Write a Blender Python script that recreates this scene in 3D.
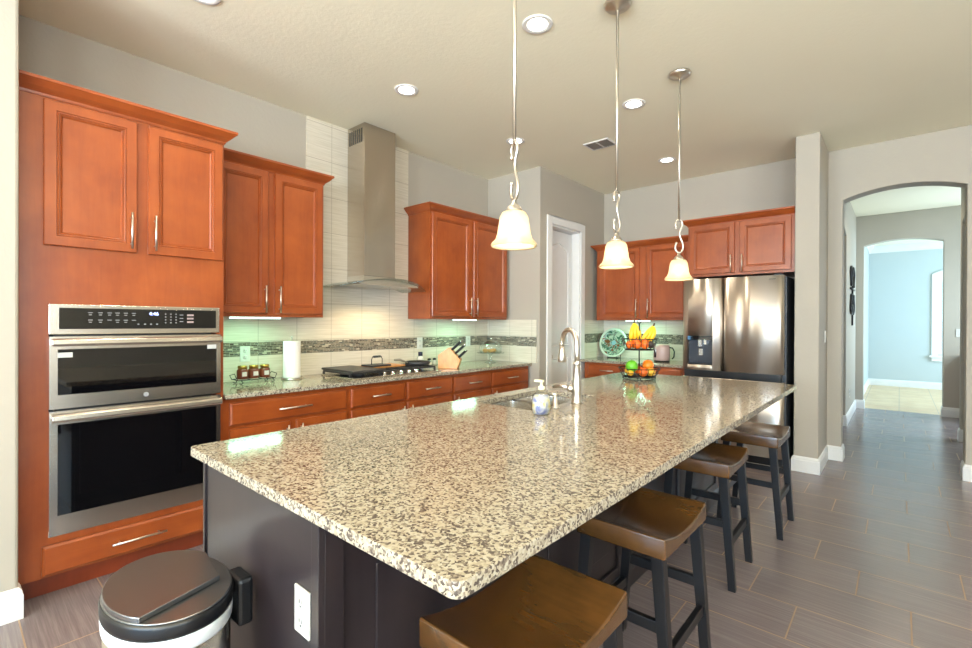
import bpy, bmesh, math, random
from mathutils import Vector, Matrix
random.seed(7)
PI = math.pi
SC = bpy.context.scene
for o in list(bpy.data.objects): bpy.data.objects.remove(o)
COL = SC.collection

# ------------------------------------------------------------------ camera
H_CAM = 1.34
R_ = Vector((0.75301035, 0.65799266, 0.00459093)); U_ = Vector((-5.65360739e-03, -5.07049387e-04, 9.99983890e-01)); F_ = Vector((-0.65798438, 0.75302418, -0.00333822))
cd = bpy.data.cameras.new('camera'); cam = bpy.data.objects.new('camera', cd); COL.objects.link(cam)
M = Matrix(((R_.x, U_.x, -F_.x, 0), (R_.y, U_.y, -F_.y, 0), (R_.z, U_.z, -F_.z, H_CAM), (0, 0, 0, 1)))
cam.matrix_world = M
cd.sensor_width = 36; cd.lens = 473.446 * 36 / 972; cd.clip_start = 0.03
SC.camera = cam

# ------------------------------------------------------------------ world, light, exposure
SC.view_settings.view_transform = 'Standard'; SC.view_settings.look = 'None'
SC.view_settings.gamma = 1; SC.view_settings.use_curve_mapping = False
SC.view_settings.exposure = 0.16
W = bpy.data.worlds.new('sky'); SC.world = W; W.use_nodes = True
W.node_tree.nodes['Background'].inputs[0].default_value = (0.62, 0.82, 1.0, 1)
W.node_tree.nodes['Background'].inputs[1].default_value = 1.5
try:
    SC.cycles.use_denoising = True
    SC.cycles.max_bounces = 10; SC.cycles.diffuse_bounces = 5; SC.cycles.glossy_bounces = 4
    SC.cycles.transmission_bounces = 6; SC.cycles.sample_clamp_indirect = 6
    SC.cycles.caustics_reflective = False; SC.cycles.caustics_refractive = False
except Exception: pass

def area(name, loc, direction, sx, sy, power, col):
    l = bpy.data.lights.new(name, 'AREA'); l.shape = 'RECTANGLE'; l.size = sx; l.size_y = sy
    l.energy = power; l.color = col
    o = bpy.data.objects.new(name, l); COL.objects.link(o); o.location = loc
    o.rotation_euler = Vector(direction).to_track_quat('-Z', 'Y').to_euler()
    return o
DAY = (0.80, 0.91, 1.0)
# daylight of windows behind the camera and far room, with added upward ceiling fill
for k, x in enumerate((-1.6, 0.4, 2.4)):
    area('window_ground_bounce', (x, -4.9, 1.55), (0, 1, 3.2), 1.3, 1.9, 400, (1.0, .955, .87))  # aims upward, added to brighten the ceiling
    area('window_sky_light', (x, -4.88, 1.55), (0, 1, -.05), 1.3, 1.9, 110, (.24, .60, 1.0))
for k, y in enumerate((-3.0, -0.6)):
    area('window_ground_bounce', (3.93, y, 1.55), (-1, 0, 3.2), 1.5, 1.9, 240, (1.0, .955, .87))  # upward ceiling fill added on this side too
    area('window_sky_light', (3.91, y, 1.55), (-1, 0, -.05), 1.5, 1.9, 50, (.45, .75, 1.0))
area('hall_nook_daylight', (1.65, 8.7, 1.5), (-1, 0, 0), 1.2, 1.8, 75, (.66, .86, 1.0))
area('far_room_daylight', (2.9, 11.6, 1.5), (-1, 0, 0), 2.2, 2.0, 200, (0.52, 0.78, 1.0))

# ------------------------------------------------------------------ mesh builder
class MB:
    def __init__(s): s.v = []; s.f = []; s.sm = []
    def add(s, vs, fs, smooth=False):
        n = len(s.v); s.v += [tuple(map(float, v)) for v in vs]
        for f in fs: s.f.append([n + i for i in f]); s.sm.append(smooth)
        return s
    def box(s, x0, y0, z0, x1, y1, z1):
        if x0 > x1: x0, x1 = x1, x0
        if y0 > y1: y0, y1 = y1, y0
        if z0 > z1: z0, z1 = z1, z0
        v = [(x0,y0,z0),(x1,y0,z0),(x1,y1,z0),(x0,y1,z0),(x0,y0,z1),(x1,y0,z1),(x1,y1,z1),(x0,y1,z1)]
        return s.add(v, [(0,3,2,1),(4,5,6,7),(0,1,5,4),(1,2,6,5),(2,3,7,6),(3,0,4,7)])
    def beam(s, p, q, w0, d0, w1=None, d1=None):
        """square bar from p (bottom) to q (top), sizes in x and y"""
        w1 = w0 if w1 is None else w1; d1 = d0 if d1 is None else d1
        v = []
        for (c, w, d) in ((p, w0, d0), (q, w1, d1)):
            for a, b in ((-1,-1),(1,-1),(1,1),(-1,1)): v.append((c[0]+a*w/2, c[1]+b*d/2, c[2]))
        return s.add(v, [(0,3,2,1),(4,5,6,7),(0,1,5,4),(1,2,6,5),(2,3,7,6),(3,0,4,7)])
    def prism(s, poly, axis, a, b, smooth=False):
        """poly: list of 2-D points; axis 'x': (y,z), 'y': (x,z), 'z': (x,y)"""
        def P(p, t):
            return {'x': (t, p[0], p[1]), 'y': (p[0], t, p[1]), 'z': (p[0], p[1], t)}[axis]
        n = len(poly)
        v = [P(p, a) for p in poly] + [P(p, b) for p in poly]
        f = [tuple(range(n))[::-1], tuple(range(n, 2*n))]
        s.add(v, f, False)
        k = len(s.v) - 2*n
        for i in range(n):
            j = (i+1) % n
            s.f.append([k+i, k+j, k+n+j, k+n+i]); s.sm.append(smooth)
        return s
    def lathe(s, prof, c=(0,0,0), n=24, smooth=True, M=None, sx=1, sy=1):
        v = []; f = []
        for (r, z) in prof:
            for i in range(n):
                a = 2*PI*i/n
                p = Vector((r*math.cos(a)*sx, r*math.sin(a)*sy, z))
                if M is not None: p = M @ p
                v.append((p.x+c[0], p.y+c[1], p.z+c[2]))
        m = len(prof)
        for j in range(m-1):
            for i in range(n):
                k = (i+1) % n
                f.append((j*n+i, j*n+k, (j+1)*n+k, (j+1)*n+i))
        s.add(v, f, smooth)
        base = len(s.v) - len(v)
        if prof[0][0] > 1e-6: s.f.append([base+i for i in range(n)][::-1]); s.sm.append(False)
        if prof[-1][0] > 1e-6: s.f.append([base+(m-1)*n+i for i in range(n)]); s.sm.append(False)
        return s
    def cyl(s, p, q, r, r2=None, n=16):
        r2 = r if r2 is None else r2
        p = Vector(p); q = Vector(q); d = q - p
        M = d.to_track_quat('Z', 'Y').to_matrix()
        return s.lathe([(r, 0), (r2, d.length)], p, n, True, M)
    def tube(s, pts, r, n=8, closed=False):
        pts = [Vector(p) for p in pts]; m = len(pts); v = []; f = []
        up = None
        for i, p in enumerate(pts):
            if closed: t = pts[(i+1) % m] - pts[i-1]
            else: t = pts[min(i+1, m-1)] - pts[max(i-1, 0)]
            t.normalize()
            if up is None:
                up = Vector((0,0,1)) if abs(t.z) < .9 else Vector((1,0,0))
            a = t.cross(up)
            if a.length < 1e-5: a = t.cross(Vector((0,1,0.1)))
            a.normalize(); b = a.cross(t).normalized(); up = b
            rr = r[i] if isinstance(r, (list, tuple)) else r
            for k in range(n):
                g = 2*PI*k/n
                q = p + a*math.cos(g)*rr + b*math.sin(g)*rr
                v.append(tuple(q))
        for i in range(m if closed else m-1):
            for k in range(n):
                j = (i+1) % m; l = (k+1) % n
                f.append((i*n+k, i*n+l, j*n+l, j*n+k))
        s.add(v, f, True)
        if not closed:
            base = len(s.v) - len(v)
            s.f.append([base+k for k in range(n)][::-1]); s.sm.append(False)
            s.f.append([base+(m-1)*n+k for k in range(n)]); s.sm.append(False)
        return s
    def ball(s, c, rx, ry=None, rz=None, n=16, m=10, M=None):
        ry = rx if ry is None else ry; rz = rx if rz is None else rz
        prof = [(max(1e-7, math.sin(PI*j/m)), -math.cos(PI*j/m)) for j in range(m+1)]
        v = []; f = []
        for (r, z) in prof:
            for i in range(n):
                a = 2*PI*i/n; p = Vector((r*math.cos(a)*rx, r*math.sin(a)*ry, z*rz))
                if M is not None: p = M @ p
                v.append((p.x+c[0], p.y+c[1], p.z+c[2]))
        for j in range(m):
            for i in range(n):
                k = (i+1) % n
                f.append((j*n+i, j*n+k, (j+1)*n+k, (j+1)*n+i))
        return s.add(v, f, True)
    def build(s, name, mat, parent=None, bevel=0, seg=2, loc=(0,0,0), sub=0, autosmooth=False):
        me = bpy.data.meshes.new(name); me.from_pydata(s.v, [], s.f)
        me.polygons.foreach_set('use_smooth', s.sm)
        bm = bmesh.new(); bm.from_mesh(me); bmesh.ops.remove_doubles(bm, verts=bm.verts, dist=1e-5)
        bmesh.ops.recalc_face_normals(bm, faces=bm.faces); bm.to_mesh(me); bm.free()
        me.materials.append(mat); me.update()
        o = bpy.data.objects.new(name, me); COL.objects.link(o); o.location = loc
        if parent is not None: o.parent = parent
        if bevel:
            b = o.modifiers.new('bevel', 'BEVEL'); b.width = bevel; b.segments = seg
            b.limit_method = 'ANGLE'; b.angle_limit = math.radians(35); b.harden_normals = False
        if sub:
            m = o.modifiers.new('sub', 'SUBSURF'); m.levels = sub; m.render_levels = sub
        return o

def tag(o, label=None, cat=None, group=None, kind=None):
    if label: o['label'] = label
    if cat: o['category'] = cat
    if group: o['group'] = group
    if kind: o['kind'] = kind
    return o
def thing(name, label, cat, loc=(0,0,0), rz=0, group=None):
    o = bpy.data.objects.new(name, None); o.empty_display_size = .1; COL.objects.link(o)
    o.location = loc; o.rotation_euler = (0, 0, rz)
    return tag(o, label, cat, group)
def struct(name, mb, mat, **k):
    o = mb.build(name, mat, **k); o['kind'] = 'structure'; return o
KIDS = {}
def copy_tree(root, loc, rz=None, label=None, group=None):
    def rec(o, parent):
        c = o.copy(); COL.objects.link(c)
        if parent is not None: c.parent = parent
        for ch in [x for x in ALL if x.parent == o]: rec(ch, c)
        return c
    ALL = list(bpy.data.objects)
    r = rec(root, None); r.location = loc
    if rz is not None: r.rotation_euler = (0, 0, rz)
    if label: r['label'] = label
    if group: r['group'] = group
    return r

# ------------------------------------------------------------------ materials
def srgb(r, g, b):
    f = lambda c: (c/12.92 if c <= .04045 else ((c+.055)/1.055)**2.4)
    return (f(r/255), f(g/255), f(b/255), 1)
class NT:
    def __init__(s, name):
        s.m = bpy.data.materials.new(name); s.m.use_nodes = True
        s.t = s.m.node_tree; s.b = s.t.nodes['Principled BSDF']
    def n(s, typ, **k):
        x = s.t.nodes.new(typ)
        for a, v in k.items(): setattr(x, a, v)
        return x
    def l(s, a, b): s.t.links.new(a, b)
    def pos(s):
        return s.n('ShaderNodeNewGeometry').outputs['Position']
    def obj(s):
        return s.n('ShaderNodeTexCoord').outputs['Object']
    def mapping(s, src, scale=(1,1,1), loc=(0,0,0), rot=(0,0,0)):
        m = s.n('ShaderNodeMapping'); m.inputs['Scale'].default_value = scale
        m.inputs['Location'].default_value = loc; m.inputs['Rotation'].default_value = rot
        s.l(src, m.inputs['Vector']); return m.outputs[0]
    def noise(s, vec, scale=5, detail=3, rough=.5, dist=0):
        x = s.n('ShaderNodeTexNoise'); x.inputs['Scale'].default_value = scale
        x.inputs['Detail'].default_value = detail; x.inputs['Roughness'].default_value = rough
        x.inputs['Distortion'].default_value = dist
        s.l(vec, x.inputs['Vector']); return x.outputs['Fac']
    def ramp(s, fac, stops, interp='LINEAR'):
        x = s.n('ShaderNodeValToRGB'); x.color_ramp.interpolation = interp
        e = x.color_ramp.elements
        while len(e) < len(stops): e.new(.5)
        for i, (p, c) in enumerate(stops): e[i].position = p; e[i].color = c
        s.l(fac, x.inputs[0]); return x.outputs[0]
    def math(s, op, a, b=None, c=None):
        x = s.n('ShaderNodeMath', operation=op)
        for i, v in enumerate((a, b, c)):
            if v is None: continue
            if isinstance(v, (int, float)): x.inputs[i].default_value = v
            else: s.l(v, x.inputs[i])
        return x.outputs[0]
    def mix(s, fac, a, b, blend='MIX'):
        x = s.n('ShaderNodeMix', data_type='RGBA', blend_type=blend)
        for i, v in ((0, fac), (6, a), (7, b)):
            if isinstance(v, (int, float, tuple)): x.inputs[i].default_value = v
            else: s.l(v, x.inputs[i])
        return x.outputs[2]
    def bump(s, h, strength=.2, dist=.01):
        x = s.n('ShaderNodeBump'); x.inputs['Strength'].default_value = strength
        x.inputs['Distance'].default_value = dist
        s.l(h, x.inputs['Height']); s.l(x.outputs[0], s.b.inputs['Normal'])
    def set(s, **k):
        for a, v in k.items():
            i = s.b.inputs[a.replace('_', ' ')]
            if isinstance(v, (int, float, tuple)): i.default_value = v
            else: s.l(v, i)
        return s
def plain(name, col, rough=.5, metal=0, **k):
    t = NT(name); t.set(Base_Color=col, Roughness=rough, Metallic=metal)
    nz = t.noise(t.obj(), 9, 2)
    c2 = tuple(x*.9 for x in col[:3]) + (1,)
    t.l(t.mix(nz, c2, col), t.b.inputs['Base Color'])
    for a, v in k.items(): t.b.inputs[a.replace('_', ' ')].default_value = v
    return t.m

def wood(name, c0, c1, rough=.32, scale=1.0, axis='z', coat=.25, gr=.35):
    t = NT(name); o = t.obj()
    sc = {'z': (9, 9, .9), 'y': (9, .9, 9), 'x': (.9, 9, 9)}[axis]
    g = t.noise(t.mapping(o, tuple(q*scale for q in sc)), 3.2, 5, .62, .6)
    b = t.noise(o, 4.5*scale, 3, .6)
    f = t.math('ADD', t.math('MULTIPLY', g, gr), t.math('MULTIPLY', b, 1-gr))
    st = [(.3, c0), (.72, c1)]
    t.set(Base_Color=t.ramp(f, st), Roughness=rough, Coat_Weight=coat, Coat_Roughness=.15)
    return t.m
M_CHERRY = wood('cherry_wood', srgb(132, 58, 22), srgb(166, 84, 36))
M_CHERRY_X = wood('cherry_wood_grain_across', srgb(130, 56, 21), srgb(164, 82, 34), axis='x')
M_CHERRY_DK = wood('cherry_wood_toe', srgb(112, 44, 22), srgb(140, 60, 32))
M_ESPRESSO = wood('espresso_wood', srgb(30, 24, 27), srgb(46, 38, 41), rough=.34, coat=.3)
M_BLACKWOOD = wood('black_wood', srgb(14, 13, 15), srgb(24, 22, 24), rough=.36, coat=.05)
M_SEAT = wood('seat_wood', srgb(54, 35, 15), srgb(98, 64, 28), rough=.25, axis='x', scale=1.3, coat=.5)
M_BLOCK = wood('block_wood', srgb(196, 128, 66), srgb(224, 164, 96), rough=.4, scale=3)

def wall_mat(name, col):
    t = NT(name); p = t.pos()
    t.set(Base_Color=t.mix(t.noise(p, 2.2, 2), tuple(x*.96 for x in col[:3])+(1,), col), Roughness=.75)
    t.bump(t.noise(p, 38, 4, .6), .22, .006); return t.m
M_WALL = wall_mat('greige_wall_paint', srgb(176, 168, 154))
M_WALL_FAR = wall_mat('pale_blue_grey_wall_paint', srgb(188, 196, 196))
M_CEIL = wall_mat('ceiling_paint', srgb(244, 238, 214))
M_WHITE = plain('white_trim_paint', srgb(232, 230, 226), .4)
M_DOOR = plain('white_door_paint', srgb(226, 224, 222), .38)
M_PLASTIC = plain('white_plastic', srgb(214, 212, 204), .35)
M_BLACK = plain('black_plastic', srgb(18, 18, 20), .35)
M_IRON = plain('black_cast_iron', srgb(50, 48, 48), .42)
M_WIRE = plain('black_wire', srgb(30, 28, 28), .4, .4)
M_NICKEL = plain('brushed_nickel', srgb(214, 206, 194), .32, 1)
M_CHROME = plain('chrome', srgb(225, 225, 225), .08, 1)
M_DARKGLASS = plain('black_oven_glass', srgb(9, 9, 11), .05, 0, Coat_Weight=1.0, Coat_Roughness=.02)
M_FRIDGE_SIDE = plain('charcoal_fridge_side', srgb(64, 66, 70), .45, .2)

def steel(name, axis='z', rough=.24, wave=0.0, col=(214, 208, 198), wsc=2.6, wax='x', aniso=0):
    t = NT(name); o = t.obj()
    if aniso:
        tg = t.n('ShaderNodeTangent', direction_type='RADIAL', axis='Z'); t.l(tg.outputs[0], t.b.inputs['Tangent'])
        t.set(Anisotropic=aniso, Anisotropic_Rotation=.25)
    sc = {'z': (220, 220, 3), 'x': (3, 220, 220), 'y': (220, 3, 220)}[axis]
    fine = t.noise(t.mapping(o, sc), 1, 2)
    r = t.math('ADD', t.math('MULTIPLY', fine, .05), rough - .025)
    t.set(Base_Color=srgb(*col), Metallic=1.0, Roughness=r)
    if wave:
        w = t.noise(t.mapping(o, (wsc if wax == 'x' else 0, wsc if wax == 'y' else 0, wsc*.16)), 1.6, 1.0, .4, .5)
        t.bump(w, 1.0, wave)
    return t.m
M_STEEL = steel('stainless_steel', 'x')
M_STEEL_V = steel('stainless_steel_upright', 'z', .22)
M_FRIDGE = steel('fridge_stainless', 'z', .36, .055, (226, 216, 204), 2.4, 'x', .85)
M_HOODST = steel('hood_stainless', 'z', .20, .05, (196, 186, 174), 1.9, 'y', .3)

def granite():
    t = NT('speckled_granite'); p = t.pos()
    v = t.n('ShaderNodeTexVoronoi'); v.inputs['Scale'].default_value = 180; v.inputs['Randomness'].default_value = 1
    dn = t.n('ShaderNodeTexNoise'); dn.inputs['Scale'].default_value = 60; dn.inputs['Detail'].default_value = 2
    t.l(p, dn.inputs['Vector'])
    mv = t.n('ShaderNodeVectorMath', operation='MULTIPLY_ADD'); t.l(dn.outputs['Color'], mv.inputs[0])
    mv.inputs[1].default_value = (.012, .012, .012); t.l(p, mv.inputs[2])
    t.l(mv.outputs[0], v.inputs['Vector'])
    sep = t.n('ShaderNodeSeparateColor'); t.l(v.outputs['Color'], sep.inputs[0])
    big = t.noise(p, 60, 3, .6)
    f = t.math('ADD', t.math('MULTIPLY', sep.outputs[0], .56), t.math('MULTIPLY', big, .44))
    c = t.ramp(f, [(0, srgb(62, 54, 50)), (.30, srgb(88, 78, 71)), (.39, srgb(122, 111, 98)), (.47, srgb(156, 145, 125)), (.60, srgb(170, 160, 139)), (.75, srgb(176, 169, 152))])
    t.set(Base_Color=c, Roughness=.10)
    return t.m
M_GRANITE = granite()

def floor_mat():
    t = NT('wood_look_floor_tile'); p = t.pos()
    s = t.n('ShaderNodeSeparateXYZ'); t.l(p, s.inputs[0]); x, y = s.outputs[0], s.outputs[1]
    ry = t.math('DIVIDE', t.math('SUBTRACT', y, .22), .305)
    row = t.math('FLOOR', ry); fy = t.math('FRACT', ry)
    xs = t.math('DIVIDE', t.math('ADD', t.math('SUBTRACT', x, .25), t.math('MULTIPLY', t.math('SUBTRACT', row, 10), .20333)), .61)
    cx = t.math('FLOOR', xs); fx = t.math('FRACT', xs)
    ex = t.math('MULTIPLY', t.math('MINIMUM', fx, t.math('SUBTRACT', 1, fx)), .61)
    ey = t.math('MULTIPLY', t.math('MINIMUM', fy, t.math('SUBTRACT', 1, fy)), .305)
    e = t.math('MINIMUM', ex, ey); g = t.math('LESS_THAN', e, .0028)
    cmb = t.n('ShaderNodeCombineXYZ'); t.l(cx, cmb.inputs[0]); t.l(row, cmb.inputs[1])
    wn = t.n('ShaderNodeTexWhiteNoise'); t.l(cmb.outputs[0], wn.inputs['Vector'])
    ad = t.n('ShaderNodeVectorMath', operation='MULTIPLY_ADD'); t.l(wn.outputs['Color'], ad.inputs[0])
    ad.inputs[1].default_value = (7, 7, 7); t.l(p, ad.inputs[2])
    st = t.noise(t.mapping(ad.outputs[0], (3, 120, 1)), 1, 5, .65, .25)
    c = t.ramp(st, [(.3, srgb(112, 101, 102)), (.5, srgb(124, 113, 114)), (.7, srgb(142, 130, 130))])
    c = t.mix(t.math('MULTIPLY', wn.outputs['Value'], .22), c, srgb(92, 84, 84))
    c = t.mix(g, c, srgb(150, 122, 96))
    r = t.math('ADD', t.math('MULTIPLY', g, .4), t.math('ADD', .17, t.math('MULTIPLY', st, .12)))
    t.set(Base_Color=c, Roughness=r)
    hb = t.math('ADD', t.math('MULTIPLY', t.math('SUBTRACT', 1, g), 1), t.math('MULTIPLY', st, .25))
    t.bump(hb, .25, .002); return t.m
M_FLOOR = floor_mat()
def travertine():
    t = NT('travertine_floor_tile'); p = t.pos()
    b = t.n('ShaderNodeTexBrick'); b.offset = 0; b.inputs['Scale'].default_value = 1
    b.inputs['Brick Width'].default_value = .45; b.inputs['Row Height'].default_value = .45; b.inputs['Mortar Size'].default_value = .004
    t.l(p, b.inputs['Vector'])
    c = t.ramp(t.noise(p, 3, 5, .6), [(.3, srgb(206, 170, 126)), (.7, srgb(230, 202, 162))])
    t.set(Base_Color=t.mix(b.outputs['Fac'], c, srgb(170, 150, 128)), Roughness=.35); return t.m
M_TRAV = travertine()

def tile_mat(name, axis):
    t = NT(name); p = t.pos(); s = t.n('ShaderNodeSeparateXYZ'); t.l(p, s.inputs[0])
    h = s.outputs[1] if axis == 'y' else s.outputs[0]
    fx = t.math('FRACT', t.math('DIVIDE', t.math('SUBTRACT', h, 2.207-3.1), .31))
    fz = t.math('FRACT', t.math('DIVIDE', t.math('SUBTRACT', s.outputs[2], 1.495-1.525), .305))
    ex = t.math('MINIMUM', fx, t.math('SUBTRACT', 1, fx)); ez = t.math('MINIMUM', fz, t.math('SUBTRACT', 1, fz))
    g = t.math('LESS_THAN', t.math('MINIMUM', ex, ez), .006)
    c = t.n('ShaderNodeCombineXYZ'); t.l(t.math('MULTIPLY', h, 3), c.inputs[0]); t.l(t.math('MULTIPLY', s.outputs[2], 90), c.inputs[1])
    st = t.noise(c.outputs[0], 1, 4, .6, .3)
    col = t.ramp(st, [(.3, srgb(200, 190, 170)), (.7, srgb(222, 214, 198))])
    t.set(Base_Color=t.mix(g, col, srgb(160, 148, 128)), Roughness=t.math('ADD', .22, t.math('MULTIPLY', g, .5)))
    t.bump(t.math('SUBTRACT', 1, g), .3, .002); return t.m
M_TILE_Y = tile_mat('cream_wall_tile_side', 'y'); M_TILE_X = tile_mat('cream_wall_tile_front', 'x')
def mosaic(name, axis):
    t = NT(name); p = t.pos(); s = t.n('ShaderNodeSeparateXYZ'); t.l(p, s.inputs[0])
    h = s.outputs[1] if axis == 'y' else s.outputs[0]
    c = t.n('ShaderNodeCombineXYZ'); t.l(h, c.inputs[0]); t.l(s.outputs[2], c.inputs[1])
    b = t.n('ShaderNodeTexBrick'); b.offset = .37; b.offset_frequency = 2; b.squash = .6; b.squash_frequency = 3
    t.l(c.outputs[0], b.inputs['Vector']); b.inputs['Scale'].default_value = 1
    b.inputs['Color1'].default_value = (0,0,0,1); b.inputs['Color2'].default_value = (1,1,1,1); b.inputs['Mortar'].default_value = (.5,.5,.5,1)
    b.inputs['Brick Width'].default_value = .05; b.inputs['Row Height'].default_value = .0125; b.inputs['Mortar Size'].default_value = .0012
    sp = t.n('ShaderNodeSeparateColor'); t.l(b.outputs['Color'], sp.inputs[0])
    col = t.ramp(sp.outputs[0], [(0, srgb(70, 62, 54)), (.25, srgb(98, 92, 82)), (.5, srgb(124, 114, 98)), (.72, srgb(86, 86, 80)), (.92, srgb(176, 166, 146))], 'CONSTANT')
    t.set(Base_Color=t.mix(b.outputs['Fac'], col, srgb(178, 170, 152)), Roughness=.15); return t.m
M_MOS_Y = mosaic('glass_mosaic_side', 'y'); M_MOS_X = mosaic('glass_mosaic_front', 'x')

def emis(name, col, strength):
    m = bpy.data.materials.new(name); m.use_nodes = True; b = m.node_tree.nodes['Principled BSDF']
    b.inputs['Base Color'].default_value = (.9, .9, .9, 1)
    b.inputs['Emission Color'].default_value = col; b.inputs['Emission Strength'].default_value = strength
    return m
M_LED = emis('downlight_led', (1, .93, .82, 1), 9)
M_BAR = emis('under_cabinet_led', (.62, 1, .88, 1), 2.6)
M_BULB = emis('pendant_bulb', (.80, .90, 1, 1), 22)
M_CLOCK = emis('blue_clock_display', (.15, .25, 1, 1), 4)
def glass(name, col=(1,1,1,1), rough=0.0, ior=1.45, mixw=.75):
    m = bpy.data.materials.new(name); m.use_nodes = True; t = m.node_tree; t.nodes.clear()
    o = t.nodes.new('ShaderNodeOutputMaterial'); g = t.nodes.new('ShaderNodeBsdfGlossy'); g.inputs['Roughness'].default_value = .03
    tr = t.nodes.new('ShaderNodeBsdfTransparent'); tr.inputs[0].default_value = col
    lw = t.nodes.new('ShaderNodeLayerWeight'); lw.inputs[0].default_value = .25
    mr = t.nodes.new('ShaderNodeMath'); mr.operation = 'MULTIPLY_ADD'; mr.inputs[1].default_value = mixw; mr.inputs[2].default_value = .06
    t.links.new(lw.outputs['Facing'], mr.inputs[0])
    mx = t.nodes.new('ShaderNodeMixShader'); t.links.new(mr.outputs[0], mx.inputs[0]); t.links.new(tr.outputs[0], mx.inputs[1]); t.links.new(g.outputs[0], mx.inputs[2])
    t.links.new(mx.outputs[0], o.inputs[0]); return m
M_GLASS = glass('clear_glass', (.93, .97, .95, 1)); M_SOAPGLASS = glass('soap_bottle_plastic', (.86, .88, .84, 1), mixw=.4)
M_HOODGLASS = glass('hood_canopy_glass', (.80, .88, .84, 1))
def shade_mat():
    m = bpy.data.materials.new('alabaster_shade_glass'); m.use_nodes = True; t = m.node_tree; t.nodes.clear()
    o = t.nodes.new('ShaderNodeOutputMaterial'); d = t.nodes.new('ShaderNodeBsdfDiffuse'); d.inputs[0].default_value = srgb(222, 208, 176)
    tr = t.nodes.new('ShaderNodeBsdfTranslucent'); tr.inputs[0].default_value = srgb(255, 240, 214)
    tp = t.nodes.new('ShaderNodeBsdfRefraction'); tp.inputs['Roughness'].default_value = .25; tp.inputs['IOR'].default_value = 1.02; tp.inputs[0].default_value = srgb(255, 240, 214)
    nz = t.nodes.new('ShaderNodeTexNoise'); nz.inputs['Scale'].default_value = 14
    m1 = t.nodes.new('ShaderNodeMixShader'); m1.inputs[0].default_value = .55
    m2 = t.nodes.new('ShaderNodeMixShader'); mm = t.nodes.new('ShaderNodeMath'); mm.operation = 'MULTIPLY_ADD'; mm.inputs[1].default_value = .10; mm.inputs[2].default_value = .20
    t.links.new(nz.outputs['Fac'], mm.inputs[0]); t.links.new(mm.outputs[0], m2.inputs[0])
    t.links.new(d.outputs[0], m1.inputs[1]); t.links.new(tr.outputs[0], m1.inputs[2])
    t.links.new(m1.outputs[0], m2.inputs[1]); t.links.new(tp.outputs[0], m2.inputs[2]); t.links.new(m2.outputs[0], o.inputs[0]); return m
M_SHADE = shade_mat()

def text_mb(body, size, extrude=0.0004):
    cu = bpy.data.curves.new('t', 'FONT'); cu.body = body; cu.size = size; cu.extrude = extrude
    cu.align_x = 'CENTER'; cu.align_y = 'CENTER'
    o = bpy.data.objects.new('t', cu); COL.objects.link(o)
    bpy.context.view_layer.update()
    me = o.evaluated_get(bpy.context.evaluated_depsgraph_get()).to_mesh()
    vs = [tuple(v.co) for v in me.vertices]; fs = [tuple(p.vertices) for p in me.polygons]
    bpy.data.objects.remove(o); bpy.data.curves.remove(cu)
    return vs, fs
def add_text(mb, body, size, cx, y, cz):
    """text lying in a plane facing -y"""
    vs, fs = text_mb(body, size)
    mb.add([(cx+v[0], y-v[2], cz+v[1]) for v in vs], fs)

# ------------------------------------------------------------------ room shell
ZC = 3.05; XL = -3.72; YF = 5.77; XR = 4.0; YB = -5.0
struct('floor', MB().box(-4.2, -5.3, -.12, 4.3, 9.70, 0), M_FLOOR)
struct('floor_far_room', MB().box(-4.2, 9.70, -.12, 4.3, 14.0, 0), M_TRAV)
struct('ceiling', MB().box(-4.2, -5.3, ZC, 4.3, 14.0, ZC+.15), M_CEIL)
struct('wall_left', MB().box(XL-.2, .12, 0, XL, YF+.2, ZC), M_WALL)
struct('wall_left_near', MB().box(XL-.2, -5.2, 0, -2.975, .22, ZC), M_WALL, bevel=.012)
struct('wall_return', MB().box(XL, 4.285, 0, -3.125, 4.45, ZC), M_WALL)

def arch(x0, x1, zs, zc, n=20):
    pts = []
    for i in range(n+1):
        t = i/n; x = x0 + (x1-x0)*t
        # circular segment
        c = (x1-x0)/2; h = zc-zs; R = (c*c+h*h)/(2*h); u = x-(x0+x1)/2
        pts.append((x, zs + math.sqrt(R*R-u*u) - (R-h)))
    return pts
# pantry wall with its door opening
PX = -2.965
D0, D1, DZ = 4.50, 5.15, 2.455
struct('wall_pantry', MB().prism([(4.285,0),(D0,0),(D0,DZ),(D1,DZ),(D1,0),(YF+.05,0),(YF+.05,ZC),(4.285,ZC)], 'x', PX-.16, PX), M_WALL)
# wall behind fridge, with the hall arch
AR0, AR1 = -.425, .43
poly = [(-3.0,0),(AR0,0)] + arch(AR0, AR1, 2.548, 2.628) + [(AR1,0),(XR+.2,0),(XR+.2,ZC),(-3.0,ZC)]
struct('wall_front', MB().prism(poly, 'y', YF, 5.96), M_WALL, bevel=.008)
struct('wall_fridge_side', MB().box(-.727, 5.115, 0, -.54, YF+.01, ZC), M_WALL, bevel=.01)
def window_wall(name, axis, pos, thick, a0, a1, holes, z0, z1, mat):
    mb = MB()
    def bx(a, b, za, zb):
        if axis == 'y': mb.box(a, pos, za, b, pos+thick, zb)
        else: mb.box(pos, a, za, pos+thick, b, zb)
    cur = a0
    for (h0, h1) in holes:
        bx(cur, h0, 0, ZC); bx(h0, h1, 0, z0); bx(h0, h1, z1, ZC); cur = h1
    bx(cur, a1, 0, ZC)
    return struct(name, mb, mat)
window_wall('wall_back', 'y', YB-.2, .2, -4.2, XR+.2, [(-2.3, -.9), (-.3, 1.1), (1.7, 3.1)], .55, 2.55, M_WALL)
window_wall('wall_right', 'x', XR, .2, YB-.2, YF+.2, [(-3.8, -2.2), (-1.4, .2)], .55, 2.55, M_WALL)
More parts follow.
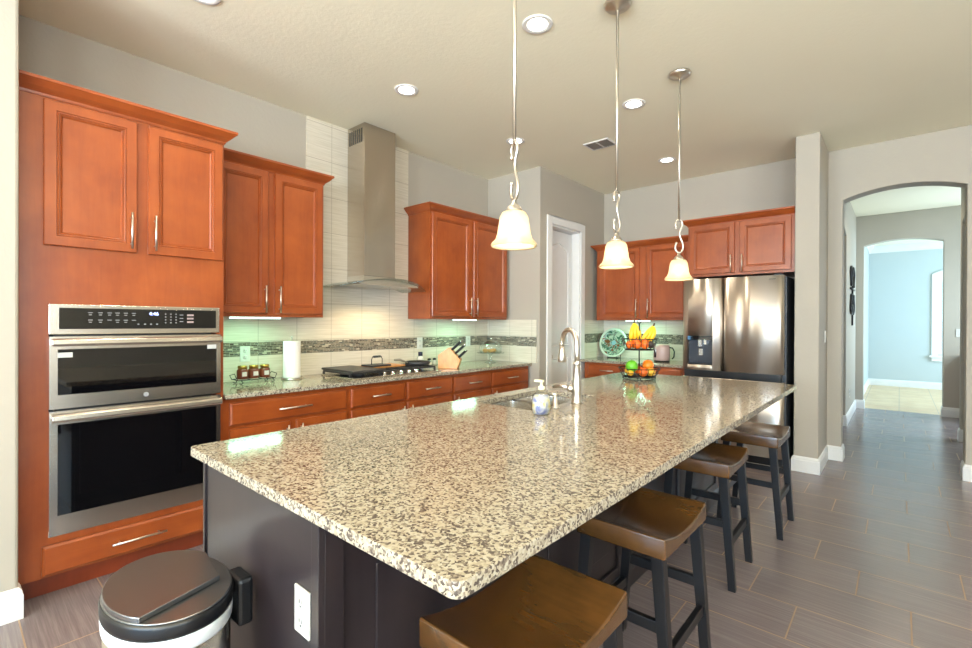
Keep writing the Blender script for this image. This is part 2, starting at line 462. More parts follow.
def window_frame(name, axis, pos, a, b, z0, z1):
    mb = MB(); w = .05
    def bx(p, q, zp, zq):
        if axis == 'y': mb.box(p, pos-.03, zp, q, pos+.03, zq)
        else: mb.box(pos-.03, p, zp, pos+.03, q, zq)
    bx(a, b, z0, z0+w); bx(a, b, z1-w, z1); bx(a, a+w, z0, z1); bx(b-w, b, z0, z1); bx((a+b)/2-.02, (a+b)/2+.02, z0, z1); bx(a, b, (z0+z1)/2-.02, (z0+z1)/2+.02)
    o = struct(name, mb, M_WHITE); return o
n = 1
for (a, b) in [(-2.3, -.9), (-.3, 1.1), (1.7, 3.1)]:
    window_frame('window_%d' % n, 'y', YB-.12, a, b, .55, 2.55); n += 1
for (a, b) in [(-3.8, -2.2), (-1.4, .2)]:
    window_frame('window_%d' % n, 'x', XR+.12, a, b, .55, 2.55); n += 1

# hall
HL = -.53
polyL = [(5.95,0),(6.15,0)] + arch(6.15, 7.80, 2.50, 2.60) + [(7.80,0),(9.58,0),(9.58,ZC),(5.95,ZC)]
struct('wall_hall_left', MB().prism(polyL, 'x', HL-.16, HL), M_WALL, bevel=.006)
struct('wall_hall_right', MB().prism([(5.95,0),(6.15,0)] + arch(6.15, 7.66, 2.50, 2.60) + [(7.66,0),(7.80,0),(7.80,ZC),(5.95,ZC)], 'x', .53, .69), M_WALL, bevel=.006)
struct('wall_hall_side_left', MB().box(-1.8, 5.9, 0, -1.7, 8.3, ZC), M_WALL)
struct('wall_hall_side_back', MB().box(-1.8, 7.9, 0, -.68, 8.0, ZC), M_WALL)
struct('wall_hall_side_right', MB().box(1.7, 5.9, 0, 1.8, 9.7, ZC), M_WALL)
EY = 9.575
struct('wall_hall_end', MB().prism([(-3.0,0),(-.43,0)] + arch(-.43, .478, 2.572, 2.643) + [(.478,0),(3.1,0),(3.1,ZC),(-3.0,ZC)], 'y', EY, EY+.16), M_WALL, bevel=.008)
# far room
WX0, WX1, WZ0, WZ1 = .60, 1.26, .72, 2.28
mb = MB(); mb.box(-3.0, 13.5, 0, WX0, 13.7, ZC); mb.box(WX1, 13.5, 0, 3.1, 13.7, ZC); mb.box(WX0, 13.5, 0, WX1, 13.7, WZ0); mb.box(WX0, 13.5, WZ1, WX1, 13.7, ZC)
struct('wall_far_room_back', mb, M_WALL_FAR)
struct('wall_far_room_left', MB().box(-.68, EY+.16, 0, -.52, 13.5, ZC), M_WALL_FAR)
struct('wall_far_room_right', MB().box(3.0, EY+.16, 0, 3.1, 13.5, ZC), M_WALL_FAR)
# crown and base boards
BBP = [(0,0),(.016,0),(.016,.105),(.012,.112),(.012,.122),(.006,.135),(0,.14)]
def sweep(mb, path, prof):
    """path: plan polyline; profile (out, z); outward is to the right of travel"""
    n = len(path); rings = []
    for i, p in enumerate(path):
        p = Vector(p)
        ds = []
        if i > 0: ds.append((p-Vector(path[i-1])).normalized())
        if i < n-1: ds.append((Vector(path[i+1])-p).normalized())
        ns = [Vector((d.y, -d.x)) for d in ds]
        m = ns[0] if len(ns) == 1 else (ns[0]+ns[1])/(1+ns[0].dot(ns[1]))
        rings.append([(p.x+m.x*o, p.y+m.y*o, z) for o, z in prof])
    k = len(prof); v = [q for r in rings for q in r]; f = []
    for i in range(n-1):
        for j in range(k):
            l = (j+1) % k
            f.append((i*k+j, i*k+l, (i+1)*k+l, (i+1)*k+j))
    f.append(tuple(range(k))); f.append(tuple((n-1)*k+j for j in range(k))[::-1])
    mb.add(v, f); return mb
def bboard(name, path):
    # travel so that the room lies to the right
    struct(name, sweep(MB(), path, BBP), M_WHITE)
bboard('baseboard_left', [(-2.975, -4.9), (-2.975, .22), (-3.04, .22)])
bboard('baseboard_fridge_side', [(-.727, 5.2), (-.727, 5.115), (-.54, 5.115), (-.54, YF), (AR0, YF), (AR0, 5.96)][::1])
bboard('baseboard_front', [(AR1, 5.96), (AR1, YF), (3.9, YF)])
bboard('baseboard_hall_left', [(-.69, 7.80), (HL, 7.80), (HL, EY), (-.43, EY), (-.43, EY+.16)])
bboard('baseboard_hall_right', [(.53, 7.80), (.53, 7.66), (.69, 7.66)])
bboard('baseboard_hall_end', [(.478, EY+.16), (.478, EY), (1.6, EY)])
bboard('baseboard_hall_stub', [(HL, 5.97), (HL, 6.15), (-.69, 6.15)])
bboard('baseboard_far_room', [(-.52, EY+.17), (-.52, 13.5), (2.9, 13.5)])
CRP = [(0,2.90),(.015,2.90),(.02,2.93),(.06,2.98),(.085,3.02),(.09,3.05),(0,3.05)]
struct('trim_far_room_crown', sweep(MB(), [(-.52, EY+.17), (-.52, 13.5), (2.95, 13.5)], CRP), M_WHITE)

# pantry door: casing (structure) and the leaf
mb = MB(); cw = .09
for (a, b) in ((D0-cw, D0), (D1, D1+cw)): mb.box(PX, a, 0, PX+.018, b, DZ+cw)
mb.box(PX, D0, DZ, PX+.018, D1, DZ+cw)
mb.box(PX-.16, D0, 0, PX+.001, D0+.02, DZ); mb.box(PX-.16, D1-.02, 0, PX+.001, D1, DZ); mb.box(PX-.16, D0, DZ-.02, PX+.001, D1, DZ)
struct('trim_pantry_door', mb, M_WHITE, bevel=.004)
def door_leaf():
    w = D1-D0-.046; mb = MB(); h = DZ-.03
    y0 = D0+.023; xf = PX-.105
    def panel(z0, z1, archh):
        a, b = y0+.09, y0+w-.09
        top = arch(a, b, z1-archh, z1, 10)[::-1] if archh else [(b, z1), (a, z1)]
        return [(a, z0), (b, z0)] + top
    mb.box(xf-.035, y0, .008, xf, y0+w, h)
    for (z0, z1, ah) in ((1.06, h-.13, .09), (.22, .92, 0)):
        P = panel(z0, z1, ah); cy = sum(p[0] for p in P)/len(P); cz = (z0+z1)/2
        def inset(P, d):
            out = []
            for (y, z) in P:
                sy = (y-(y0+w/2)); sz = z-cz
                out.append((y-math.copysign(d, sy) if abs(sy) > 1e-6 else y, z-math.copysign(d, sz)))
            return out
        P1 = inset(P, .018); P2 = inset(P, .045); n = len(P)
        # raised moulding ring, then recessed field, then raised centre
        v = [(xf+.0005, *p) for p in P] + [(xf+.014, *p) for p in inset(P, .010)] + [(xf+.001, *p) for p in P1] + [(xf+.014, *p) for p in P2]
        f = []
        for k in range(3):
            for i in range(n): j = (i+1) % n; f.append((k*n+i, k*n+j, (k+1)*n+j, (k+1)*n+i))
        f.append(tuple(3*n+i for i in range(n)))
        mb.add(v, f)
    o = struct('door_1', mb, M_DOOR)
    k = MB().cyl((xf, y0+.055, .95), (xf+.02, y0+.055, .95), .026); k.cyl((xf+.02, y0+.055, .95), (xf+.05, y0+.055, .95), .01); k.ball((xf+.06, y0+.055, .95), .026)
    k.build('door_knob', M_NICKEL, o)
door_leaf()

# backsplash
mb = MB(); mb.box(XL, 1.118, .895, XL+.01, 4.285, 1.372); mb.box(XL, 1.975, 1.372, XL+.01, 3.055, ZC)
struct('wall_left_tile', mb, M_TILE_Y)
struct('wall_return_tile', MB().box(XL+.01, 4.275, .895, -3.0, 4.285, 1.372), M_TILE_X)
struct('wall_left_mosaic', MB().box(XL+.005, 1.118, 1.078, XL+.0125, 4.275, 1.182), M_MOS_Y)
struct('wall_return_mosaic', MB().box(XL+.012, 4.2725, 1.078, -3.0, 4.28, 1.182), M_MOS_X)
struct('wall_front_tile', MB().box(PX, YF-.01, .895, -1.70, YF, 1.372), M_TILE_X)
struct('wall_front_mosaic', MB().box(PX, YF-.0125, 1.088, -1.70, YF-.005, 1.205), M_MOS_X)
struct('wall_pantry_tile', MB().box(PX, D1+cw, .895, PX+.01, YF-.01, 1.372), M_TILE_Y)
struct('wall_pantry_mosaic', MB().box(PX+.005, D1+cw, 1.088, PX+.0125, YF-.012, 1.205), M_MOS_Y)

# ------------------------------------------------------------------ cabinets
def loops_panel(mb, x0, x1, z0, z1, loops):
    """nested rectangles [(inset, y)] closed by a flat field"""
    v = []; f = []
    for (i, y) in loops: v += [(x0+i, y, z0+i), (x1-i, y, z0+i), (x1-i, y, z1-i), (x0+i, y, z1-i)]
    for k in range(len(loops)-1):
        for a in range(4): b = (a+1) % 4; f.append((k*4+a, k*4+b, (k+1)*4+b, (k+1)*4+a))
    k = (len(loops)-1)*4; f.append((k, k+1, k+2, k+3)); f.append((3, 2, 1, 0))
    mb.add(v, f)
DOOR_L = [(0, 0), (0, -.015), (.004, -.021), (.046, -.021), (.0475, -.016), (.050, -.016), (.052, -.0195), (.056, -.0185), (.058, -.012), (.061, -.012), (.063, -.0145), (.070, -.006)]
DRAW_L = [(0, 0), (0, -.013), (.003, -.016), (.012, -.021)]
def bar_pull(parent, x, z, length, vertical, y=-.02):
    mb = MB(); r = .0055; o = .032; h = length/2
    if vertical:
        mb.cyl((x, y-o, z-h), (x, y-o, z+h), r, n=10)
        for s in (-.72, .72): mb.cyl((x, y, z+s*h), (x, y-o, z+s*h), .004, n=8)
    else:
        mb.cyl((x-h, y-o, z), (x+h, y-o, z), r, n=10)
        for s in (-.72, .72): mb.cyl((x+s*h, y, z), (x+s*h, y-o, z), .004, n=8)
    mb.build('handle', M_NICKEL, parent)
def cab_door(root, x0, x1, z0, z1, side=None, hz=None, hl=.20):
    mb = MB(); loops_panel(mb, x0, x1, z0, z1, DOOR_L); d = mb.build('door', M_CHERRY, root)
    if side:
        x = x1-.028 if side == 'r' else x0+.028
        bar_pull(d, x, hz, hl, True)
    return d
def cab_drawer(root, x0, x1, z0, z1, pull=.17, mat=None):
    mb = MB(); loops_panel(mb, x0, x1, z0, z1, DRAW_L); d = mb.build('drawer', mat or M_CHERRY_X, root)
    if pull: bar_pull(d, (x0+x1)/2, (z0+z1)/2, pull, False, -.021)
    return d
CROWN = [(0,0),(.006,0),(.009,.012),(.016,.018),(.034,.032),(.050,.050),(.056,.056),(.060,.058),(.060,.072),(0,.072)]
def crown(root, path, z, mat=None):
    mb = MB(); sweep(mb, path, [(o, z+h) for o, h in CROWN]); mb.build('crown_moulding', mat or M_CHERRY_X, root)

RL = PI/2   # rotation for things on the left wall: local x -> world +Y, local -y -> world +X
# tall oven cabinet
FX = -3.09
t = thing('oven_cabinet', 'tall cherry wood cabinet around the built-in double oven', 'cabinet', (FX, .224, 0), RL)
w = .8905; dep = 3.72-3.09-.002
mb = MB(); ox0, ox1, oz0, oz1 = .107, .852, .30, 1.41
mb.box(0, 0, .10, ox0, dep, 2.415); mb.box(ox1, 0, .10, w, dep, 2.415); mb.box(ox0, 0, .10, ox1, dep, oz0); mb.box(ox0, 0, oz1, ox1, dep, 2.415); mb.box(ox0, dep-.02, oz0, ox1, dep, oz1)
mb.build('body', M_CHERRY, t)
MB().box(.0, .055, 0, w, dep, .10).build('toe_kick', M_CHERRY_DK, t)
cab_door(t, .086, .455, 1.702, 2.400, 'r', 1.815, .19)
cab_door(t, .505, .880, 1.702, 2.400, 'l', 1.815, .19)
cab_drawer(t, .083, .850, .112, .256, .24)
crown(t, [(0, 0), (w, 0), (w, .228)], 2.412)
# upper cabinets
def uppers(name, label, loc, rz, w, dep, z0, z1, doors, crown_path, hz, group=None, hl=.19, fb=.012):
    t = thing(name, label, 'cabinet', loc, rz)
    MB().box(0, 0, z0, w, dep, z1).build('body', M_CHERRY, t)
    for (a, b, s) in doors: cab_door(t, a, b, z0+fb+.012, z1-.006, s, hz, hl)
    crown(t, crown_path, z1-.004)
    return t
UX = -3.385; ud = 3.72-3.385
uppers('wall_cabinet', 'cherry wood wall cabinet between the oven cabinet and the range hood', (UX, 1.119, 0), RL, .823, ud-.002, 1.372, 2.405,
       [(.05, .392, 'r'), (.438, .808, 'l')], [(0, 0), (.823, 0), (.823, ud-.002)], 1.497)
uppers('wall_cabinet', 'cherry wood wall cabinet right of the range hood above the knife block', (UX, 3.057, 0), RL, 1.170, ud-.013, 1.372, 2.405,
       [(.014, .560, 'r'), (.600, 1.156, 'l')], [(0, ud-.013), (0, 0), (1.17, 0)], 1.50)
uppers('wall_cabinet', 'cherry wood wall cabinet left of the fridge above the patterned plate', (-2.885, 5.43, 0), 0, 1.20, YF-.011-5.43, 1.374, 2.245,
       [(.06, .56, 'r'), (.645, 1.145, 'l')], [(0, .32), (0, 0), (1.20, 0)], 1.515, hl=.22)
uppers('wall_cabinet', 'cherry wood cabinet set over the top of the stainless fridge', (-1.682, 5.16, 0), 0, .953, YF-.001-5.16, 1.822, 2.350,
       [(.02, .448, 'r'), (.492, .925, 'l')], [(0, .60), (0, 0), (.953, 0)], 1.935, hl=.17)
# base cabinets
BX = -3.105
def base(label, loc, rz, w, dep, fronts, z_top=.865, toe=.10):
    t = thing('base_cabinet', label, 'cabinet', loc, rz)
    MB().box(0, 0, toe, w, dep, z_top).build('body', M_CHERRY, t)
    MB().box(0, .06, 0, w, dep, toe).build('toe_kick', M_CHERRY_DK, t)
    for f in fronts:
        if f[0] == 'w': cab_drawer(t, *f[1:])
        else: cab_door(t, *f[1:])
    return t
bd = 3.72-3.105-.012
base('cherry wood base cabinet beside the ovens with one wide drawer and two doors', (BX, 1.117, 0), RL, .868, bd,
     [('w', .036, .850, .694, .836, .23), ('d', .036, .420, .125, .672, 'r', .56, .18), ('d', .462, .850, .125, .672, 'l', .56, .18)])
base('cherry wood base cabinet under the gas cooktop', (BX, 1.986, 0), RL, 1.092, bd,
     [('w', .022, .530, .694, .836, .17), ('w', .560, 1.080, .694, .836, .17), ('d', .022, .530, .125, .672, 'r', .56, .18), ('d', .560, 1.080, .125, .672, 'l', .56, .18)])
base('cherry wood base cabinet right of the cooktop ending at the pantry corner', (BX, 3.079, 0), RL, 1.192, bd,
     [('w', .015, .535, .694, .836, .17), ('w', .560, 1.165, .694, .836, .17), ('d', .015, .535, .125, .672, 'l', .56, .18), ('d', .560, 1.165, .125, .672, 'l', .56, .18)])
base('cherry wood base cabinet left of the fridge', (-2.90, 5.16, 0), 0, 1.185, YF-.011-5.16,
     [('w', .05, .575, .712, .845, .17), ('w', .62, 1.16, .712, .845, .17), ('d', .05, .575, .125, .69, 'r', .58, .18), ('d', .62, 1.16, .125, .69, 'l', .58, .18)])
# counters
def slab(name, label, x0, y0, x1, y1, z0, z1):
    o = MB().box(x0, y0, z0, x1, y1, z1).build(name, M_GRANITE, bevel=.004); tag(o, label, 'countertop'); return o
slab('countertop', 'speckled granite countertop along the left wall holding the gas cooktop', XL+.0135, 1.117, -3.055, 4.272, .866, .896)
slab('countertop', 'short speckled granite countertop left of the fridge', PX+.013, 5.12, -1.698, YF-.013, .866, .896)

# ------------------------------------------------------------------ double oven
t = thing('double_oven', 'stainless steel built-in double wall oven with black glass doors', 'oven', (-3.088, .330, 0), RL)
W0 = .757
MB().box(.02, .002, .305, W0-.04, .55, 1.405).build('oven_box', M_BLACK, t)
mb = MB(); mb.box(0, -.014, 1.272, W0, 0, 1.420); mb.build('control_panel', M_STEEL, t, bevel=.003)
cp = MB().box(.036, -.0155, 1.298, W0-.02, -.010, 1.402).build('control_glass', M_DARKGLASS, t)
mb = MB(); add_text(mb, '4:46', .026, .425, -.0158, 1.378); mb.build('clock_display', M_CLOCK, cp)
M_MARK = plain('grey_control_marks', srgb(150, 150, 150), .5)
mb = MB()
for (x, n_) in ((.155, 3), (.195, 3), (.232, 2), (.265, 3), (.300, 3), (.335, 2)):
    for k, z in enumerate((1.380, 1.369, 1.343, 1.332)[:n_+1]): mb.box(x-.009+.003*(k % 2), -.0162, z-.0016, x+.009-.003*(k % 2), -.0155, z+.0016)
mb.build('mode_marks', M_MARK, cp)
mb = MB()
for x in (.355, .385, .412, .440): mb.box(x-.004, -.0162, 1.319, x+.004, -.0155, 1.325)
mb.build('timer_marks', M_MARK, cp)
mb = MB()
for x in (.480, .505, .530):
    for z in (1.378, 1.362, 1.346, 1.330): mb.box(x-.003, -.0162, z-.003, x+.003, -.0155, z+.003)
mb.build('keypad_marks', M_MARK, cp)
mb = MB()
for z in (1.374, 1.355, 1.337): mb.box(.548, -.0162, z-.002, .566, -.0155, z+.002)
mb.build('light_marks', M_MARK, cp)
mb = MB()
for z in (1.373, 1.354, 1.334): mb.box(.585, -.0164, z-.005, .618, -.0155, z+.005)
mb.build('button_keys', plain('pink_grey_keys', srgb(160, 140, 136), .5), cp)
def oven_door(z0, z1, gz0, gz1, hz, badge=False):
    mb = MB()
    y0, y1 = -.034, -.002
    a, b = .030, W0-.022
    mb.box(0, y0, z0, a, y1, z1); mb.box(b, y0, z0, W0, y1, z1); mb.box(a, y0, z0, b, y1, gz0); mb.box(a, y0, gz1, b, y1, z1)
    d = mb.build('oven_door', M_STEEL, t)
    MB().box(a, y0+.003, gz0, b, y1, gz1).build('door_glass', M_DARKGLASS, d)
    h = MB(); h.prism([(-.084, hz-.010), (-.078, hz-.020), (-.064, hz-.020), (-.064, hz+.014), (-.072, hz+.018), (-.082, hz+.010)], 'x', .006, W0-.006)
    for x in (.006, W0-.031): h.box(x, -.070, hz-.014, x+.025, -.034, hz+.008)
    h.build('handle', M_STEEL, d, bevel=.002)
    if badge:
        MB().cyl((W0*.51, y0, (z0+gz0)/2), (W0*.51, y0-.002, (z0+gz0)/2), .012, n=20).build('round_badge', M_MARK, d)
        for (x, z, ww) in ((.030, gz1-.020, .055), (W0-.072, gz1-.002, .048)):
            MB().box(x, y0-.0008, z-.02, x+ww, y0+.003, z+.004).build('sticker', M_PLASTIC, d)
    return d
oven_door(.912, 1.262, .978, 1.200, 1.236, True)
oven_door(.322, .902, .396, .836, .872)
MB().box(.0, -.010, .292, W0, .0, .318).build('bottom_trim', M_STEEL, t, bevel=.002)

# ------------------------------------------------------------------ range hood
t = thing('range_hood', 'stainless steel chimney range hood with a curved glass canopy', 'range hood', (0, 0, 0))
mb = MB(); mb.box(XL+.011, 2.362, 1.735, -3.452, 2.692, ZC-.001)
ch = mb.build('chimney', M_HOODST, t, bevel=.002)
mb = MB()
for k in range(7): mb.box(-3.68+k*.030, 2.3605, 2.89, -3.665+k*.030, 2.3625, 3.01)
mb.build('vent_slots', M_BLACK, ch)
cyh = 2.527
def arcz(y): return 1.745 - .36*(y-cyh)**2
ny = 24; ys = [2.075+(2.98-2.075)*i/ny for i in range(ny+1)]
mb = MB(); v = []; f = []
for i, y in enumerate(ys):
    u = (y-cyh)/.4525; xf = -3.20 + .0 - .16*u*u
    for x, zz in ((XL+.011, 0), (xf, 0), (xf, .006), (XL+.011, .006)): v.append((x, y, arcz(y)-.045+zz))
for i in range(ny):
    for k in range(4): l = (k+1) % 4; f.append((i*4+k, i*4+l, (i+1)*4+l, (i+1)*4+k))
f.append((0, 1, 2, 3)); f.append(tuple(ny*4+k for k in (3, 2, 1, 0)))
mb.add(v, f, False); mb.build('glass_canopy', M_HOODGLASS, t)
mb = MB(); ys2 = [2.22+(2.835-2.22)*i/16 for i in range(17)]
pl = [(y, arcz(y)-.047) for y in ys2]
mb.prism([(2.22, arcz(2.22)-.062)] + pl + [(2.835, arcz(2.835)-.062)] , 'x', XL+.011, -3.30)
mb.prism([(2.36, 1.690), (2.36, 1.74), (2.695, 1.74), (2.695, 1.690)], 'x', XL+.011, -3.452)
bd_ = mb.build('hood_body', M_STEEL, t)
M_HAL = emis('hood_halogen', (1, .78, .45, 1), 12)
for y in (2.40, 2.66): MB().cyl((-3.42, y, 1.6655), (-3.42, y, 1.6615), .03, n=16).build('hood_lamp', M_HAL, bd_)
for y in (2.40, 2.66):
    l = bpy.data.lights.new('hood_light', 'SPOT'); l.energy = 26; l.color = (1, .78, .46); l.spot_size = 2.3; l.spot_blend = .6; l.shadow_soft_size = .03
    o = bpy.data.objects.new('hood_light', l); COL.objects.link(o); o.location = (-3.42, y, 1.655)

# ------------------------------------------------------------------ cooktop and things on it
t = thing('gas_cooktop', 'black gas cooktop with blue-lit steel knobs on the left counter', 'cooktop', (0, 0, .896))
MB().box(-3.62, 2.06, 0, -3.13, 2.975, .010).build('cooktop_plate', M_STEEL, t, bevel=.003)
for y0 in (2.075, 2.375, 2.675):
    g = MB(); y1 = y0+.285
    x1 = -3.21
    for y in (y0, (y0+y1)/2, y1): g.box(-3.60, y-.006, .030, x1, y+.006, .044)
    for x in (-3.60, -3.47, -3.34, x1): g.box(x-.006, y0, .030, x+.006, y1, .044)
    for x in (-3.60, x1):
        for y in (y0, y1): g.box(x-.007, y-.007, .010, x+.007, y+.007, .032)
    g.build('grate', M_IRON, t)
    for x in (-3.50, -3.30):
        if y0 == 2.375 and x == -3.30: continue
        MB().lathe([(.045, .010), (.045, .018), (.03, .024), (.03, .028), (.0, .029)], (x, (y0+y1)/2, 0), 18).build('burner', M_IRON, t)
for k in range(5):
    y = 2.36+k*.085
    kb = MB().lathe([(.022, .010), (.022, .014), (.017, .016), (.016, .036), (.0, .037)], (-3.160, y, 0), 16).build('knob', M_CHROME, t)
# griddle over the left burners
t = thing('griddle', 'flat black cast iron griddle over the left burners', 'griddle', (-3.40, 2.215, .9405))
MB().box(-.225, -.15, 0, .235, .14, .018).build('plate', M_IRON, t, bevel=.006)
for s_ in (-1, 1): MB().box(s_*.225-.03, -.06, .004, s_*.225+.03, .06, .012).build('handle', M_IRON, t, bevel=.003)
# bamboo board with a pan press
t = thing('cutting_board', 'light wooden board lying on the rear middle burner', 'board', (-3.50, 2.60, .9405))
MB().box(-.10, -.17, 0, .12, .16, .014).build('board', M_BLOCK, t, bevel=.004)
t = thing('grill_press', 'black cast iron press with a tall loop handle on the cooktop', 'press', (-3.44, 2.49, .955))
MB().box(-.09, -.10, 0, .07, .10, .014).build('plate', M_IRON, t, bevel=.003)
mb = MB(); mb.tube([(0, -.055, .012), (0, -.055, .06), (0, -.045, .082), (0, .045, .082), (0, .055, .06), (0, .055, .012)], .004); mb.build('loop', M_WIRE, t)
MB().cyl((0, -.035, .082), (0, .035, .082), .010, n=10).build('grip', M_IRON, t)
t = thing('frying_pan', 'dark frying pan with a long pale handle on the right burners', 'pan', (-3.37, 2.895, .9405))
MB().lathe([(.0, 0), (.10, 0), (.125, .035), (.122, .036), (.098, .004), (.0, .004)], (0, 0, 0), 28).build('pan', M_IRON, t)
mb = MB(); mb.tube([(.0, -.12, .03), (.0, -.16, .045), (.0, -.21, .062), (.0, -.27, .062)], [.008, .009, .011, .008]); mb.build('handle', plain('grey_handle', srgb(140, 130, 112), .4), t)

# ------------------------------------------------------------------ counter objects, left wall
CZ = .8965
t = thing('spice_jar_rack', 'small wire rack of lidded spice jars by the ovens', 'jar rack', (-3.52, 1.475, CZ), RL)
mb = MB()
for y in (-.055, .055):
    mb.tube([(-.13, y, .03), (.13, y, .03)], .003)
    for x in (-.11, .11):
        mb.tube([(x, y, .03), (x+.012, y, .018), (x+.014, y, .006), (x+.002, y, .003), (x-.008, y, .008)], .003)
for x in (-.13, -.04, .04, .13): mb.tube([(x, -.055, .03), (x, .055, .03)], .0025)
for s in (-1, 1): mb.tube([(s*.13, -.055, .03), (s*.145, -.05, .06), (s*.13, 0, .072), (s*.145, .05, .06), (s*.13, .055, .03)], .0025)
mb.build('rack', M_WIRE, t)
M_SPICE = plain('reddish_spice', srgb(110, 52, 30), .4); M_LID = plain('brass_lid', srgb(170, 140, 70), .3, .8)
jar0 = None
for i, x in enumerate((-.078, 0, .078)):
    j = thing('spice_jar', '', 'jar', (-3.52, 1.475+x, CZ+.034), RL, 'spice jars in the wire rack')
    j['label'] = ['leftmost lidded spice jar in the wire rack', 'middle lidded spice jar in the wire rack', 'rightmost lidded spice jar in the wire rack'][i]
    MB().lathe([(.0, 0), (.035, 0), (.037, .006), (.037, .060), (.028, .072), (.0, .072)], n=16).build('jar', M_SPICE, j)
    MB().lathe([(.0, .0725), (.031, .0725), (.031, .094), (.0, .095)], n=16).build('lid', M_LID, j)
    MB().box(-.016, -.0385, .02, .016, -.030, .05).build('paper_label', M_PLASTIC, j)
t = thing('paper_towel_holder', 'white paper towel roll standing on a round holder', 'paper towels', (-3.52, 1.76, CZ))
MB().lathe([(0, 0), (.075, 0), (.077, .008), (.07, .012), (0, .012)], n=24).build('base', M_NICKEL, t)
MB().lathe([(.02, .0125), (.062, .0125), (.063, .02), (.063, .285), (.062, .292), (.02, .292)], n=28).build('paper_roll', plain('white_paper', srgb(240, 238, 232), .8), t)
mb = MB(); mb.cyl((0, 0, .01), (0, 0, .315), .005); mb.ball((0, 0, .325), .011); mb.build('pole', M_NICKEL, t)
# knife block
t = thing('knife_block', 'slanted light wood knife block full of black-handled knives', 'knife block', (-3.27, 3.21, CZ), 2.18)
mb = MB(); mb.prism([(-.085, 0), (.10, 0), (.10, .13), (-.005, .205), (-.115, .085)], 'x', -.06, .06)
kb = mb.build('block', M_BLOCK, t, bevel=.004)
# slots face: from (-.115,.085) to (-.005,.205): direction up-forward normal
nrm = Vector((0, -.12, .11)).normalized(); nrm = Vector((0, -.737, .676))
for i, x in enumerate((-.042, -.014, .014, .042)):
    for j, tt in enumerate((.2, .5, .8)):
        base_p = Vector((x, -.115+.11*tt, .085+.12*tt)); L = .115 if j else .09
        k = thing('knife', 'black-handled kitchen knife standing in the wooden block', 'knife', (-3.27, 3.21, CZ), 2.18, 'knives in the wooden block')
        mb = MB(); q = base_p + nrm*L; mb.tube([base_p+nrm*.001, base_p+nrm*.02, base_p+nrm*(L*.6), q], [.009, .010, .011, .009], 8); mb.build('handle', M_BLACK, k)
        mb = MB(); mb.ball(q, .0085, n=8, m=6); mb.build('steel_cap', M_CHROME, k)
# small bottle and shakers by the cooktop
t = thing('cleaner_bottle', 'small clear bottle with a blue base and a dark cap by the cooktop', 'bottle', (-3.62, 3.145, CZ))
MB().lathe([(0, 0), (.03, 0), (.032, .006), (.032, .05), (0, .05)], n=16).build('blue_base', plain('blue_liquid', srgb(60, 90, 190), .3), t)
MB().lathe([(.031, .0505), (.031, .08), (.018, .105), (.0, .105)], n=16).build('bottle', M_PLASTIC, t)
MB().lathe([(.022, .1055), (.022, .145), (.0, .146)], n=16).build('cap', plain('navy_cap', srgb(30, 34, 60), .4), t)
for i, y in enumerate((3.255, 3.325)):
    t = thing('shaker', ['white shaker with black lid next to the cooktop', 'white shaker with black lid against the knife block'][i], 'shaker', (-3.61, y, CZ), 0, 'salt and pepper shakers')
    MB().lathe([(0, 0), (.021, 0), (.024, .02), (.017, .055), (0, .055)], n=14).build('body', M_PLASTIC, t)
    MB().lathe([(.018, .0555), (.018, .072), (0, .078)], n=14).build('lid', M_BLACK, t)
# glass cake stand
t = thing('cake_stand', 'glass cake stand with a glass dome in the counter corner', 'cake stand', (-3.46, 4.04, CZ))
MB().lathe([(0, 0), (.065, 0), (.06, .008), (.015, .03), (.012, .08), (.03, .095), (.15, .100), (.155, .108), (.15, .108), (0, .104)], n=28).build('stand', M_GLASS, t)
MB().lathe([(.125, .109), (.125, .17), (.105, .215), (.06, .238), (.012, .245), (.012, .26), (.018, .272), (0, .28)], n=28).build('dome', M_GLASS, t)
for i, (dx, dy) in enumerate(((-.05, -.03), (.04, -.045), (.0, .05))):
    b = MB().ball((0, 0, 0), .036, .03, .022, n=12, m=8).build('pastry', plain('golden_pastry', srgb(206, 150, 90), .6), loc=(-3.46+dx, 4.04+dy, CZ+.128))
    tag(b, ['pastry under the glass dome, nearest the wall', 'pastry under the glass dome, at the front left', 'pastry under the glass dome, at the right'][i], 'pastry', 'pastries under the dome')

# outlets and switches
def outlet(name, label, loc, rz, kind='outlet'):
    t = thing(name, label, 'outlet' if kind == 'outlet' else 'switch', loc, rz)
    MB().box(-.036, -.006, -.058, .036, 0, .058).build('cover_plate', M_PLASTIC, t, bevel=.002)
    if kind == 'outlet':
        for z in (-.024, .024):
            r = MB().lathe([(.0, 0), (.017, 0), (.016, .002), (0, .002)], (0, -.006, z), 18, True, Matrix.Rotation(PI/2, 3, 'X')).build('receptacle', M_PLASTIC, t)
            m = MB(); m.box(-.007, -.0088, z-.002, -.005, -.0078, z+.008); m.box(.005, -.0088, z-.002, .007, -.0078, z+.008); m.box(-.002, -.0088, z-.011, .002, -.0078, z-.008)
            m.build('slots', M_BLACK, r)
    else:
        MB().box(-.012, -.009, -.03, .012, -.006, .03).build('rocker', M_PLASTIC, t, bevel=.001)
    return t
WT = XL+.0130
outlet('wall_outlet', 'white outlet in the mosaic strip above the spice jar rack', (WT, 1.488, 1.095), RL)
outlet('wall_outlet', 'white outlet in the mosaic strip behind the cooktop end', (WT, 3.208, 1.125), RL)
outlet('wall_outlet', 'white outlet in the mosaic strip right of the knife block', (WT, 3.93, 1.125), RL)
outlet('wall_outlet', 'white outlet on the dark end panel of the island', (-1.110, .5875, .622), 0)
outlet('light_switch', 'white light switch on the side of the wall beside the arch', (-.539, 5.54, 1.22), RL, 'switch')
